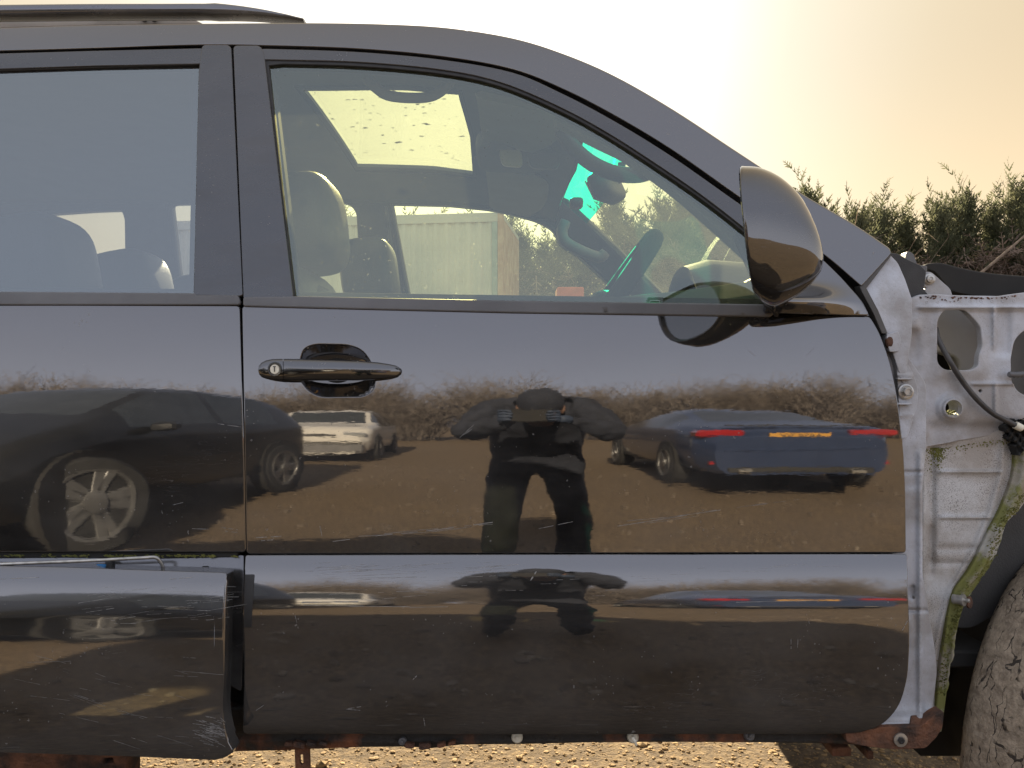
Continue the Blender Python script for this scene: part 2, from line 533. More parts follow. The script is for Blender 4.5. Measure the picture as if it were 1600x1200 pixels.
def boxgeo(c, s, bev=.0):
    """box with chamfered edges as one closed loft (returns verts, faces)"""
    cx, cy, cz = c; hx, hy, hz = s[0] / 2, s[1] / 2, s[2] / 2
    b = min(bev, hx * .9, hy * .9, hz * .9)
    if b <= 0:
        V = [(cx + i * hx, cy + j * hy, cz + k * hz) for k in (-1, 1) for (i, j) in ((-1, -1), (1, -1), (1, 1), (-1, 1))]
        return V, [(3, 2, 1, 0), (4, 5, 6, 7), (0, 1, 5, 4), (1, 2, 6, 5), (2, 3, 7, 6), (3, 0, 4, 7)]
    V, Fc = [], []
    prof = [(-hz, b), (-hz + b, 0), (hz - b, 0), (hz, b)]
    for z, ins in prof:
        x, y = hx - ins, hy - ins
        q = b * .7
        for (i, j) in ((-x, -y + q), (-x + q, -y), (x - q, -y), (x, -y + q), (x, y - q), (x - q, y), (-x + q, y), (-x, y - q)):
            V.append((cx + i, cy + j, cz + z))
    for k in range(3):
        for i in range(8):
            j = (i + 1) % 8
            Fc.append((k * 8 + i, k * 8 + j, k * 8 + 8 + j, k * 8 + 8 + i))
    Fc.append(tuple(range(8))[::-1]); Fc.append(tuple(24 + i for i in range(8)))
    return V, Fc
def box(name, c, s, m, parent=None, bev=.004, rot=None, world=True, smooth=False):
    V, Fc = boxgeo((0, 0, 0), s, bev)
    Mx = Matrix.Translation(c) @ (rot.to_4x4() if rot is not None else Matrix.Identity(4))
    return mk(name, [Mx @ Vector(v) for v in V], Fc, m, parent, smooth, None, world, 35)
def sellip(name, c, h, m, parent=None, e1=.6, e2=.6, nu=24, nv=14, rot=None, world=True):
    """superellipsoid: rounded block (e small = boxier)"""
    V, Fc = [], []
    f = lambda w, e: math.copysign(abs(w) ** e, w)
    Mx = Matrix.Translation(c) @ (rot.to_4x4() if rot is not None else Matrix.Identity(4))
    for j in range(nv + 1):
        a = -math.pi / 2 + math.pi * j / nv
        for i in range(nu):
            b = 2 * math.pi * i / nu
            V.append(Mx @ Vector((h[0] * f(math.cos(a), e1) * f(math.cos(b), e2), h[1] * f(math.cos(a), e1) * f(math.sin(b), e2), h[2] * f(math.sin(a), e1))))
    for j in range(nv):
        for i in range(nu):
            k = (i + 1) % nu
            Fc.append((j * nu + i, j * nu + k, (j + 1) * nu + k, (j + 1) * nu + i))
    return mk(name, V, Fc, m, parent, True, None, world)
def disc_lathe(name, c, axis, prof, m, parent=None, n=20, world=True, angle=40, caps=True):
    """lathe of (radius, height) profile about AXIS through c"""
    ax = Vector(axis).normalized()
    s = ax.cross(Vector((0, 0, 1)));  s = s.normalized() if s.length > .05 else Vector((1, 0, 0))
    t = ax.cross(s)
    rings = [[Vector(c) + ax * h + (s * math.cos(2 * math.pi * k / n) + t * math.sin(2 * math.pi * k / n)) * r_ for k in range(n)] for r_, h in prof]
    return loft(name, rings, m, parent, True, caps, True, world, angle)

# ------------------------------------------------------------------ the car's side: tumblehome profile by photo row
def profile(ctrl, ref, y0=0., lo=-120, hi=1320, soft=5):
    rows = np.arange(lo, hi + 1.)
    tau = np.interp(rows, [c[0] for c in ctrl], [c[1] for c in ctrl])
    if soft:
        k = np.ones(2 * soft + 1) / (2 * soft + 1)
        tau = np.convolve(np.pad(tau, soft, mode='edge'), k, 'valid')
    t = np.tan(np.radians(tau))
    y = np.zeros(len(rows)); i0 = int(ref - lo); y[i0] = y0
    def dy(i): return t[i] * (-(D + y[i]) / F) / (1 - t[i] * (600 - rows[i]) / F)
    for i in range(i0, len(rows) - 1): y[i + 1] = y[i] + dy(i)
    for i in range(i0, 0, -1): y[i - 1] = y[i] - dy(i)
    return lambda py: np.interp(py, rows, y)
def plan(px): return .012 * ((px - 830) / 800.) ** 2
BODY = profile([(-120, 40), (10, 36), (60, 28), (100, 23), (300, 20), (455, 17), (468, 12), (480, 7.6), (540, 6.2), (600, 4.1), (655, 2.0), (690, .7), (745, -.7), (800, -1.0), (865, -1.2), (950, -1.2), (1150, -4)], 700)
CLAD = profile([(860, 35), (867, 26), (874, 19), (900, 12.2), (938, 8.4), (944, 7.0), (948, 4.6), (965, 1.2), (985, -1.2), (1060, -2.4), (1105, -3.5), (1128, -12), (1148, -45), (1200, -60)], 868, float(BODY(868)) - .006, soft=2)
LOOSE = profile([(870, 55), (885, 48), (893, 26), (915, 15), (960, 9.), (968, 5.), (974, 6.5), (992, 5.), (1000, 2.8), (1090, .5), (1150, -5), (1185, -30), (1230, -50)], 890, -.045, soft=3)
def ybody(u, v): return BODY(v) + plan(u)
def off(d, f=ybody): return lambda u, v: f(u, v) + d
def yclad(u, v): return CLAD(v) + plan(u)
def yloose(u, v): return LOOSE(v) + plan(u) - .00002 * (u - 350)

# ------------------------------------------------------------------ the ground and the far setting come first
YC = .87                                   # the car's centre line
car = root('parked_suv', (0, YC, 0), 'black SUV with its front wing stripped off and rear door trim hanging loose', 'car')

# ---- silhouettes read from the photograph (photo pixels)
roof_top = spl([(-900, 80), (-500, 58), (-60, 47), (150, 41), (330, 39), (480, 38), (600, 40), (700, 46), (800, 62), (880, 87), (960, 122), (1050, 174), (1150, 240), (1250, 305), (1330, 352), (1384, 388)], 6)
seam_in = spl([(-900, 112), (-500, 90), (-60, 79), (150, 73), (310, 68), (420, 69), (560, 74), (690, 86), (800, 106), (880, 137), (960, 178), (1050, 232), (1150, 302), (1230, 357), (1292, 399), (1346, 445)], 6)
frame_out = spl([(-60, 86), (150, 79), (310, 75), (420, 77), (560, 82), (690, 94), (800, 114), (876, 146), (956, 188), (1046, 243), (1146, 313), (1222, 366), (1284, 409), (1318, 440), (1345, 470), (1357, 493)], 6)
glass_top = spl([(416, 97), (560, 101), (690, 113), (780, 132), (870, 169), (950, 212), (1040, 270), (1110, 319), (1190, 382)], 6)
# roof side, carrying on down as the windscreen pillar
rail_pts = roof_top + [(1391, 394), (1388, 399)] + seam_in[::-1]
roof_side = side('roof_side', rail_pts, ybody, M['paint'], car, step=11, bstep=5,
                 rollf=lambda x, y: 7. if (y < np.interp(x, [p[0] for p in roof_top], [p[1] for p in roof_top]) + 5 and x < 1392) else 1.5, flange=.03)
# gap seal between roof side and doors
seal_mid = [((a[0] + b[0]) / 2, (a[1] + b[1]) / 2) for a, b in zip(seam_in, resample(frame_out, 1e9, False)[:0] or frame_out)] if False else None
jamb = [(-60, 60), (420, 50), (700, 70), (830, 100), (960, 165), (1150, 290), (1292, 390), (1340, 435), (1368, 520), (1384, 580), (1396, 640), (1404, 760), (1405, 900), (1408, 1000), (1402, 1080), (1370, 1125), (1340, 1146), (-60, 1146)]
jamb_holes = [rc([(-45, 112, 4), (303, 103, 6), (296, 452, 5), (-45, 452, 4)]), glass_top[1:-1] and ([(424, 104)] + [(x, y + 5) for x, y in glass_top[1:-2]] + [(1150, 366), (1196, 468), (466, 457)])]
side('door_jamb', jamb, off(.032), M['void'], car, holes=jamb_holes, step=22, roll=1, flange=.02)

# ---- front door
front_door = side('front_door', rc([(380, 480, 3), (700, 483, 0), (1000, 488, 0), (1358, 496, 5), (1372, 519, 30), (1388, 562, 60), (1401, 622, 60), (1409, 690, 60), (1413, 760, 60), (1414, 862, 3), (387, 864, 4), (384, 700, 60)]),
                  ybody, M['paint'], car, step=10, bstep=5, roll=2.2,
                  holes=[rc([(466, 566, 8), (473, 543, 16), (492, 536, 14), (545, 537, 20), (568, 546, 14), (582, 567, 8), (588, 594, 8), (586, 609, 14), (570, 621, 18), (500, 622, 22), (480, 612, 18), (467, 592, 8)], 6)])
fd_frame = [(412, 77)] + [p for p in frame_out if p[0] > 412] + [(1356, 493), (1212, 488)]
glassF = [(416, 97)] + glass_top[1:-1] + [(1190, 382), (1204, 475), (1206, 477), (800, 470), (459, 463)]
glass_hole = [(412, 92)] + [(x, y - 6) for x, y in glass_top[1:]] + [(1206, 396), (1212, 486), (455, 470)]
side('window_frame', [(410, 77)] + [p for p in frame_out if p[0] > 411] + [(1356, 493), (1214, 488), (1206, 392)] + [(x, y - 6) for x, y in glass_top[::-1]] + [(412, 92)], off(-.001), M['trim'], front_door, step=9, bstep=5, roll=1.6)
# rubber run round the glass
run = [(452, 466), (432, 290), (412, 94)] + [(x, y - 3) for x, y in glass_top[1:]]
side('window_seal', [(405, 86)] + [(x, y - 8) for x, y in glass_top] + [(1196, 388), (1190, 384)] + [(x, y + 1) for x, y in glass_top[::-1][1:]][:-1] + [(419, 101), (439, 290), (460, 466), (452, 466), (430, 290)], off(.003), M['rubber'], front_door, step=8, bstep=5, roll=1.2)
side('window_glass', [(412, 92)] + glass_top[1:] + [(1206, 480), (455, 472)], off(.010), M['glass_front'], front_door, step=24, roll=.3, flange=.0035)
side('belt_moulding', rc([(382, 466), (460, 465), (800, 472), (1203, 478), (1209, 487), (1203, 492), (800, 486), (382, 476)], 2), off(-.004), M['grey_plastic'], front_door, step=9, bstep=5, roll=3, flange=.006)
side('pillar_trim', rc([(366, 72, 5), (404, 72, 8), (410, 80, 6), (456, 464, 3), (382, 467, 3)]), off(-.003), M['trim'], front_door, step=14, roll=2.2, flange=.008)
HM = paint('handle_paint', (1., 1., 1.04), .13, .05, rough=.06)
# handle pocket, handle, lock
def ypocket(u, v):
    r2 = np.clip(((u - 527) / 63.) ** 2 * .9 + ((v - 579) / 45.5) ** 2 * .9, 0, 1)
    return ybody(u, v) + .002 + .036 * (1 - r2)
side('handle_pocket', rc([(463, 566, 8), (470, 541, 16), (490, 533, 14), (545, 534, 20), (570, 543, 14), (586, 566, 8), (591, 594, 8), (589, 611, 14), (571, 624, 18), (499, 625, 22), (478, 614, 18), (464, 592, 8)], 6), ypocket, M['paint'], front_door, step=4, bstep=3, roll=.6, flange=.002)
hs = [(443, 578, 17.2, 0), (446, 578, 17.5, 1), (470, 578, 17.2, 1), (520, 578.5, 16.5, 1), (560, 579, 15.6, 1), (590, 579.5, 13.5, 1), (608, 580, 11.2, 1), (619, 580, 8.6, 1), (625.5, 580, 4.5, .6), (627.5, 580, 1.2, .2)]
def handle_ring(x, yc_, hh, f):
    b = float(ybody(x, yc_)); lift = .030 * math.sin(math.pi * min(1, max(0.08, (x - 395) / 232.))) ** .55
    ring = []
    for k in range(16):
        a = 2 * math.pi * k / 16
        sx = math.copysign(abs(math.cos(a)) ** .75, math.cos(a)); sy = math.copysign(abs(math.sin(a)) ** .8, math.sin(a))
        ring.append(PV(x, yc_ - hh * sy, b - lift * .62 - lift * .42 * sx - .002))
    return ring
loft('door_handle', [handle_ring(*h) for h in hs], HM, front_door, angle=50)
hc = [(403.5, 578, 1.5, 1), (405, 578, 7, 1), (409, 578, 11.5, 1), (416, 577.5, 14.6, 1), (426, 577.5, 16.6, 1), (438, 578, 17.4, 1), (442, 578, 17.2, 1)]
loft('handle_cap', [handle_ring(*h) for h in hc], HM, front_door, angle=50)
lc = PV(429, 577, float(ybody(429, 577)) - .026)
disc_lathe('lock_bezel', lc + Vector((0, .004, 0)), (0, -1, 0), [(.0115, -.004), (.0115, .003), (.0105, .0045), (.0085, .0045), (.0083, .001)], M['paint'], front_door, 24)
disc_lathe('lock_barrel', lc + Vector((0, .003, 0)), (0, -1, 0), [(.0079, -.004), (.0079, .0018), (.0072, .0030), (.002, .0032)], M['white_plastic'], front_door, 24)
box('key_slot', lc + Vector((0, -.0005, 0)), (.0014, .0012, .0075), M['dark'], front_door, .0002)
box('key_slot', lc + Vector((0, -.0005, .0042)), (.0046, .0012, .0013), M['dark'], front_door, .0002)
# lower cladding of the front door
side('door_cladding', rc([(385, 869, 2), (700, 868, 0), (1416, 867, 3), (1418, 940, 20), (1420, 1000, 30), (1417, 1060, 30), (1404, 1104, 34), (1378, 1133, 22), (1340, 1146, 20), (900, 1147, 0), (381, 1146, 6), (383, 1040, 20), (379, 985, 30)]), yclad, M['clad'], front_door, step=8, bstep=5, roll=2., flange=.025)
def tape(u, v): return yclad(u, v) - .0012
side('tape_strip', rc([(383, 898), (397, 898), (392, 980), (381, 980)], 1.5), tape, M['dark'], front_door, step=7, roll=.4, flange=.001)

# ---- rear door
rear_door = side('rear_door', rc([(-60, 477), (372, 479, 4), (376, 600, 60), (380, 720, 60), (382, 861, 4), (-60, 861)]), ybody, M['paint'], car, step=11, bstep=6, roll=2.2)
side('window_frame', [(-60, 86), (150, 80), (316, 76), (312, 98), (150, 101), (-60, 108)], off(-.001), M['trim'], rear_door, step=10, roll=1.5)
side('window_seal', [(-60, 104), (150, 97), (312, 93), (312, 98), (310, 100), (150, 104), (-60, 111)], off(.003), M['rubber'], rear_door, step=8, bstep=5, roll=1.2)
side('window_glass', rc([(-60, 105), (314, 94, 3), (306, 462, 3), (-60, 462)]), off(.008), M['glass_rear'], rear_door, step=24, roll=.3, flange=.0035)
side('belt_moulding', rc([(-60, 457), (303, 460), (305, 463), (370, 463), (373, 474, 3), (-60, 474)], 2), off(-.004), M['grey_plastic'], rear_door, step=9, bstep=5, roll=2.6, flange=.006)
side('pillar_trim', rc([(317, 71, 5), (359, 71, 7), (377, 461, 3), (304, 460, 3), (312, 110, 40)]), off(-.003), M['trim'], rear_door, step=14, roll=2.2, flange=.008)
side('lower_skin', rc([(-60, 868), (380, 868, 2), (379, 1000), (376, 1080, 4), (345, 1060), (340, 960), (-60, 960)]), off(.016, yclad), M['paint_dull'], rear_door, step=12, roll=1.2)
side('gap_shade_strip', [(-60, 864), (100, 863), (240, 865), (370, 864), (370, 869), (240, 872), (100, 870), (-60, 872)], off(.006), M['void'], rear_door, step=4, bstep=3, roll=1.2, flange=.01)  # near-black strip painted as the gap's shade; the moss tufts are separate
LINE_MOSS = True
box('clip_slot', PV(321, 889, .010), (.010, .006, .009), M['void'], rear_door, .001)
pv = [PV(-60, 884, -.012), PV(40, 880, -.014), PV(140, 876, -.016), PV(225, 871.5, -.016), PV(243, 871, -.016), PV(250, 877, -.014), PV(258, 893, -.006), PV(262, 905, .0)]
tube('trim_rod', [Vector(p) for p in spl([tuple(v) for v in pv], 5)], .0028, M['steel'], rear_door, 8)
box('blue_clip', PV(157, 887, -.004), (.020, .010, .010), mat('blue_clip_plastic', (.02, .22, .55), .4), rear_door, .002)
box('clip_bracket', PV(172, 884, .004), (.012, .012, .018), M['dark'], rear_door, .002)
# rear quarter of the body, just out of the picture on the left
quarter = side('rear_quarter', rc([(-66, 116), (-66, 1000), (-300, 1000), (-360, 880), (-480, 800), (-640, 800), (-760, 880), (-800, 1000), (-900, 990), (-900, 118), (-500, 96), (-66, 84)], 4), off(.002), M['paint'], car, holes=[rc([(-130, 125, 14), (-780, 150, 30), (-800, 440, 30), (-120, 455, 14)])], step=26, bstep=9, roll=2.2)
side('window_glass', rc([(-124, 118), (-790, 145), (-806, 446), (-112, 461)]), off(.010), M['glass_rear'], quarter, step=40, roll=.3, flange=.0035)
# the cladding that has come away
end_x = spl([(352, 897), (349, 930), (347, 1000), (346, 1060), (344, 1110), (350, 1150), (362, 1176)], 4)
side('loose_cladding', [(-60, 884), (100, 887), (250, 893), (346, 896)] + end_x + [(350, 1183), (335, 1187), (200, 1181), (-60, 1173)], yloose, M['clad'], rear_door, step=8, bstep=5, rollf=lambda x, y: 4. if x > 338 and 905 < y < 1160 else 2.2, flange=.03)

side('cladding_end', rc([(344, 896, 3), (351, 900, 4), (352, 935), (350, 1000), (347, 1060), (345, 1105), (342, 1128, 4), (337, 1060), (335, 1000), (336, 930)], 4), lambda u, v: yloose(u, v) - .0003 + .0016 * (u - 335), M['clad'], rear_door, step=4, bstep=3, roll=.2, flange=.004)
# ---- sill
def ysill(u, v): return .030 + plan(u) + .0004 * (v - 1140) + .010 * np.exp(-((v - 1148) / 6.) ** 2)
lower = [(345, 1110), (1300, 1110), (1366, 1132), (1366, 1164), (1300, 1160), (1180, 1158), (1060, 1157), (930, 1158), (820, 1161), (720, 1162), (672, 1168), (640, 1165), (560, 1166), (480, 1169), (440, 1171), (345, 1173), (330, 1160)]
side('sill', rc(lower, 3), ysill, mat('sill_underseal_rust', (.028, .024, .020), .7, base2=(.22, .075, .03), vscale=11, stops=(.52, .68), bump=.5, bscale=90), car, step=6, bstep=4, roll=3, flange=.06)
for cx_, cy_, rr in ((629, 1158, .007), (808, 1152, .0095), (989, 1152, .0095), (1171, 1149, .009)):
    c_ = PV(cx_, cy_, float(ysill(cx_, cy_)) - .004)
    pale = rr > .0091
    o = disc_lathe('sill_clip', c_, (0, -1, .25), [(rr, -.004), (rr, .0005), (rr * .8, .003), (rr * .35, .0036), (rr * .3, .0075), (.001, .008)], M['white_plastic'] if pale else M['grey_plastic'], car, 16)
tube('clip_shank', [PV(989, 1153, .0), PV(992, 1158, -.004), PV(994, 1164, -.002)], .0022, M['white_plastic'], car, 6)
V_, F_ = [], []
for i, (x, y, s) in enumerate([(452, 1162, 9), (468, 1163, 12), (486, 1162, 10), (505, 1161, 8), (640, 1164, 10), (664, 1165, 12), (690, 1163, 9), (706, 1160, 8)]):
    c_ = PV(x, y, .028); a, b = boxgeo((0, 0, 0), (s * .0016, .012, s * .0008), .002)
    n0 = len(V_); V_ += [Matrix.Rotation(.3 * math.sin(i * 7.), 3, 'Y') @ Vector(v) + c_ for v in a]; F_ += [tuple(n0 + q for q in f) for f in b]
tag(mk('rust_flakes', V_, F_, M['rust'], car, False), kind='stuff')
side('rust_bracket', rc([(461, 1168), (482, 1168), (484, 1225), (463, 1225)], 2), lambda u, v: .06 + 0 * u, M['rust'], car, holes=[rc([(467, 1178), (474, 1178), (475, 1196), (468, 1196)], 3)], step=6, bstep=2.5, roll=1, flange=.006)
# suspension arm end seen low at the rear
side('trailing_arm', [(-60, 1172), (60, 1176), (150, 1180), (196, 1182), (196, 1230), (-60, 1230)], lambda u, v: .16 + .0006 * (v - 1172) + 0 * u, M['rust'], car, holes=[rc([(158, 1184, 6), (178, 1182, 6), (180, 1196, 6), (160, 1198, 6)])], step=8, roll=2.5, flange=.05)
side('sill_flange', rc([(1322, 1141), (1366, 1141), (1372, 1138), (1440, 1136), (1462, 1118), (1474, 1112), (1472, 1136), (1462, 1152), (1446, 1168), (1400, 1170), (1360, 1166), (1325, 1160)], 4), lambda u, v: .000 + plan(u) + 0 * v, M['rust'], car, step=5, bstep=3, roll=1.5, flange=.02)
c_ = PV(1407, 1156, .000 + float(plan(1407)) - .002)
disc_lathe('flange_washer', c_, (0, -1, 0), [(.011, -.002), (.011, .0015), (.0065, .002), (.006, .0015)], M['steel'], car, 18)
disc_lathe('flange_bolt', c_ + Vector((0, -.001, 0)), (0, -1, 0), [(.0055, 0), (.0055, .003), (.003, .0034), (.002, .002)], M['dark'], car, 6)
for x0, x1, y0, y1 in ((1290, 1320, 1157, 1171), (1344, 1354, 1160, 1178)):
    box('sill_bracket', (PV(x0, y0, .2) + PV(x1, y1, .2)) / 2, (abs(PV(x1, y0, .2).x - PV(x0, y0, .2).x), .06, .016), M['rust'], car, .002)

# ---- roof rail
rl = spl([(-60, 22), (120, 20), (250, 19.5), (340, 19.5), (400, 23.5), (445, 30), (478, 37)], 5)
rh = lambda x: 9.2 if x < 330 else max(2.5, 11.0 - (x - 330) * .062)
def rail_ring(p):
    x, y = p; h_ = rh(x)
    c_ = PV(x, y, .30)
    w = .021
    return [c_ + Vector((0, w * math.copysign(abs(math.cos(a)) ** .6, math.cos(a)), h_ * .00126 * math.copysign(abs(math.sin(a)) ** .7, math.sin(a)))) for a in [2 * math.pi * k / 14 for k in range(14)]]
rail = loft('roof_rail', [rail_ring(p) for p in rl], M['paint_dull'], car, angle=50)
side('rail_foot', rc([(150, 26, 6), (250, 25, 10), (300, 30, 20), (322, 41, 4), (150, 44)]), lambda u, v: .34 + 0 * u, mat('rail_foot_plastic', (.46, .41, .36), .7), rail, step=7, roll=1.5)
side('rail_underside', [(-60, 30), (160, 30), (160, 48), (-60, 50)], lambda u, v: .345 + 0 * u, MATS['rail_foot_plastic'], rail, step=12, roll=1)
for x in (226, 241):
    disc_lathe('rail_bolt', PV(x, 30.5, .335), (0, -1, 0), [(.006, 0), (.006, .003), (.0035, .003), (.003, .001)], M['dark'], rail, 12)

# ---- roof skin with sunroof
def zroof(x, y):
    zc_ = 1.755 + .035 * (1 - ((y - YC) / .6) ** 2)
    return np.where(x > -.05, zc_ - .34 * np.maximum(0, x + .05) ** 1.7, zc_ - .012 * (x + .05) ** 2)
ye = float(BODY(40))
ze = P(400, 40, ye + float(plan(400)))[2]
def Mroof(u, v):
    x = u; y = v
    e = np.clip((np.abs(y - YC)) / .60, 0, 1)
    z = zroof(x, y)
    zed = np.interp(x, [-2.4, -.6, -.25, .0, .2], [ze - .01, ze, ze - .002, ze - .028, ze - .118])
    return x, y, zed + .022 * (1 - e ** 2)
y0r, y1r = .285, 2 * YC - .285
surf('roof', [(-2.4, y0r), (-.05, y0r), (.10, y0r + .03), (.165, .6), (.170, YC), (.155, 1.14), (.145, y1r - .02), (-.05, y1r), (-2.4, y1r)], Mroof, M['paint'], car,
     holes=[rc([(-.49, .53, .03), (-.11, .51, .05), (-.10, YC, 0), (-.11, 1.275, .06), (-.49, 1.25, .03)], .02)], step=.07, roll=.002, flange=.02, into=(0, 0, -1))
def Mhead(u, v):
    x, y, z = Mroof(u, v)
    return x, y, z - .016 - .03 * (np.abs(v - YC) / .6) ** 6
headl = surf('headlining', [(-2.4, y0r - .02), (-.02, y0r - .02), (.12, y0r + .02), (.160, .6), (.163, YC), (.150, 1.24), (.14, y1r - .02), (-.02, y1r + .02), (-2.4, y1r + .02)], Mhead, M['headlining'], car,
     holes=[rc([(-.475, .55, .03), (-.118, .53, .05), (-.108, YC, 0), (-.118, 1.225, .06), (-.475, 1.20, .03)], .02)], step=.07, roll=.004, flange=-.010, into=(0, 0, 1))
def Mglr(u, v):
    x, y, z = Mroof(u, v)
    return x, y, z - .006
sr = surf('sunroof', [(-.53, .51), (-.09, .49), (-.08, YC), (-.09, 1.30), (-.51, 1.28)], Mglr, M['glass_roof'], car, step=.09, roll=.001, flange=.004, into=(0, 0, -1))
# a few dried splashes and leaf scraps on the sunroof
V_, F_ = [], []
for i in range(95):
    x, y = rnd.uniform(-.48, -.13), rnd.uniform(.60, 1.18)
    r_ = rnd.choice([.0022, .0025, .003, .004, .005, .008]) * rnd.uniform(.5, 1.1)
    z = float(Mroof(np.array([x]), np.array([y]))[2][0]) + .0006
    n0 = len(V_); k_ = 7; a0 = rnd.uniform(0, 6)
    for k in range(k_):
        rr = r_ * rnd.uniform(.4, 1.2); a = a0 + 2 * math.pi * k / k_
        V_.append((x + rr * 1.7 * math.cos(a), y + rr * math.sin(a), z + .0006 * (k % 2)))
    V_.append((x, y, z + r_ * .4)); F_ += [(n0 + k, n0 + (k + 1) % k_, n0 + k_) for k in range(k_)]
tag(mk('dried_dirt', V_, F_, mat('dried_dirt', (.22, .19, .12), .9), sr, False), kind='stuff')
# rear of the cabin closes the roof
# ---- far side of the car
_z = np.linspace(.3, 1.75, 300)
_py = np.linspace(-20, 1200, 900)
_zb = np.array([P(400, p_, float(BODY(p_)))[2] for p_ in _py]); _yb = np.array([float(BODY(p_)) for p_ in _py])
o_ = np.argsort(_zb)
def yfar_z(z): return 2 * YC - np.interp(z, _zb[o_], _yb[o_]) - .02
def yfar(u, v):
    y = 1.65 + 0 * np.asarray(u, float)
    for _ in range(12):
        z = ZC + (600 - v) / F * (D + y)
        y = yfar_z(z)
    return y
fw = rc([(609, 316, 5), (700, 318), (780, 326, 30), (842, 343, 20), (868, 358, 12), (877, 380, 10), (900, 392, 20), (935, 423, 20), (1000, 490), (1040, 545, 4), (652, 545, 4)], 10)
rw = rc([(262, 316, 10), (400, 313), (545, 314, 14), (560, 330, 10), (572, 540, 4), (288, 540, 4)])
qw = rc([(69, 332, 4), (140, 327), (192, 325, 16), (198, 340, 10), (200, 470, 6), (190, 540), (100, 540), (78, 360)], 6)
far = surf('far_side', [(-260, 285), (200, 283), (500, 284), (760, 287), (838, 294), (886, 316), (960, 385), (1068, 495), (1120, 560), (1120, 860), (-260, 860)], onside(yfar), M['dark'], car,
     holes=[fw, rw, qw], step=26, bstep=7, roll=4, flange=.03, into=(0, 1, 0))
for w in (fw, rw, qw):
    ox = np.array(w); c_ = ox.mean(0)
    ow = [tuple(c_ + (p - c_) * 1.02) for p in ox]
    surf('window_glass', ow, onside(lambda u, v: yfar(u, v) + .018), M['glass_far'], far, step=40, roll=.3, flange=.003)
    loopp = [PV(x, y, float(yfar(np.array([x]), np.array([y]))[0]) + .004) for x, y in resample(w, 14)]
    tube('window_seal', loopp, .007, M['rubber'], far, 6, True)
# rail beside the far front window's rear edge
for dx, w_ in ((-5, .006), (4, .004)):
    tube('window_channel', [PV(608 + dx, 322, 1.52), PV(624 + dx * 1.4, 420, 1.60), PV(650 + dx * 1.6, 540, 1.66)], w_, M['grey_plastic'], far, 6)
# far door mirror, seen past the wheel
fm = sellip('far_mirror', PV(962, 470, 1.86), (.05, .10, .075), M['paint'], far, .7, .7, 20, 12)

# ---- windscreen: shade band on top of clear glass
W = {'nt': PV(926, 138, .32), 'nb': PV(1386, 398, .10), 'ft': PV(885, 318, 1.45), 'fb': PV(1068, 503, 1.64)}
def Mwind(u, v):          # u 0 near .. 1 far, v 0 top .. 1 bottom
    t = np.stack([np.asarray(W['nt'][i] * (1 - u) + W['ft'][i] * u) for i in range(3)])
    b = np.stack([np.asarray(W['nb'][i] * (1 - u) + W['fb'][i] * u) for i in range(3)])
    p = t * (1 - v) + b * v
    bow = 4 * u * (1 - u)
    return p[0] + .03 * bow + .07 * bow * v, p[1], p[2] + .02 * bow * (1 - v) + .015 * np.sin(np.pi * v)
ws = surf('windscreen', [(0, .17), (1, .17), (1, 1), (0, 1)], Mwind, M['glass_wind'], car, step=.08, roll=.001, flange=.004, into=(-.5, 0, -.6))
surf('shade_band', [(0, -.14), (1, -.14), (1, .169), (0, .169)], Mwind, M['glass_band'], ws, step=.08, roll=.001, flange=.004, into=(-.5, 0, -.6))
# near pillar, inner trim
side('pillar_lining', spl([(1010, 262), (1060, 300), (1120, 352), (1175, 402), (1215, 440)], 4) + spl([(1230, 420), (1180, 372), (1110, 312), (1030, 254), (960, 205), (880, 160)], 4) + spl([(868, 186), (930, 218), (975, 240), (1000, 258)], 4), off(.07), M['headlining'], car, step=14, roll=3, flange=.03)
# ---- grab handles
def grab(pts, y, r_=.011, m=None):
    return tube('grab_handle', [PV(x, yy, y + (0 if 0 < i < len(pts) - 1 else .0)) for i, (x, yy) in enumerate(pts)], [r_ * .9] + [r_] * (len(pts) - 2) + [r_ * .9], m or M['headlining'], car, 10)
grab(spl([(572, 122), (586, 136), (606, 149), (640, 153), (672, 151), (692, 140), (706, 124)], 4), .30, .0105)
grab(spl([(876, 204), (897, 232), (926, 256), (962, 271), (1000, 273), (1026, 262)], 4), .36, .0165, M['dark'])
grab(spl([(884, 345), (878, 362), (884, 378), (908, 392), (936, 402), (946, 394)], 4), 1.44, .019, M['grey_plastic'])
# ---- sun visors, console, mirror
vz = lambda x, y: float(Mhead(np.array([x]), np.array([y]))[2][0]) - .022
visor_m = mat('visor_cloth', (.30, .31, .28), .85, var=.06)
for ya, yb_ in ((.36, .76), (.99, 1.40)):
    rings = []
    for k in range(9):
        y = ya + (yb_ - ya) * k / 8
        s_ = 1 - .25 * (abs(k - 4) / 4) ** 4
        rings.append([Vector((-.075 + .185 * t * s_ if True else 0, y, vz(-.02, y) - .012 - .030 * t + .008 * s)) for t, s in ((0, 0), (.1, 1), (.9, 1), (1, 0), (.9, -1), (.1, -1))])
    loft('sun_visor', rings, visor_m, car, angle=50)
con = sellip('overhead_console', (.005, YC, vz(0, YC) - .012), (.10, .13, .03), M['headlining'], car, .45, .4, 28, 10)
side('console_lens', rc([(781, 233, 6), (813, 236, 5), (815, 258, 6), (786, 256, 7)]), lambda u, v: .76 + 0 * u, mat('frosted_lens', (.42, .44, .36), .3), con, step=6, roll=2, flange=.012)
side('console_lens', rc([(826, 238, 6), (872, 238, 8), (872, 262, 9), (830, 260, 8)]), lambda u, v: .78 + 0 * u, M['grey_plastic'], con, step=6, roll=2, flange=.012)
c_ = PV(944, 296, .86)
rm = Matrix.Rotation(R(-26), 3, 'Y') @ Matrix.Rotation(R(-20), 3, 'Z')
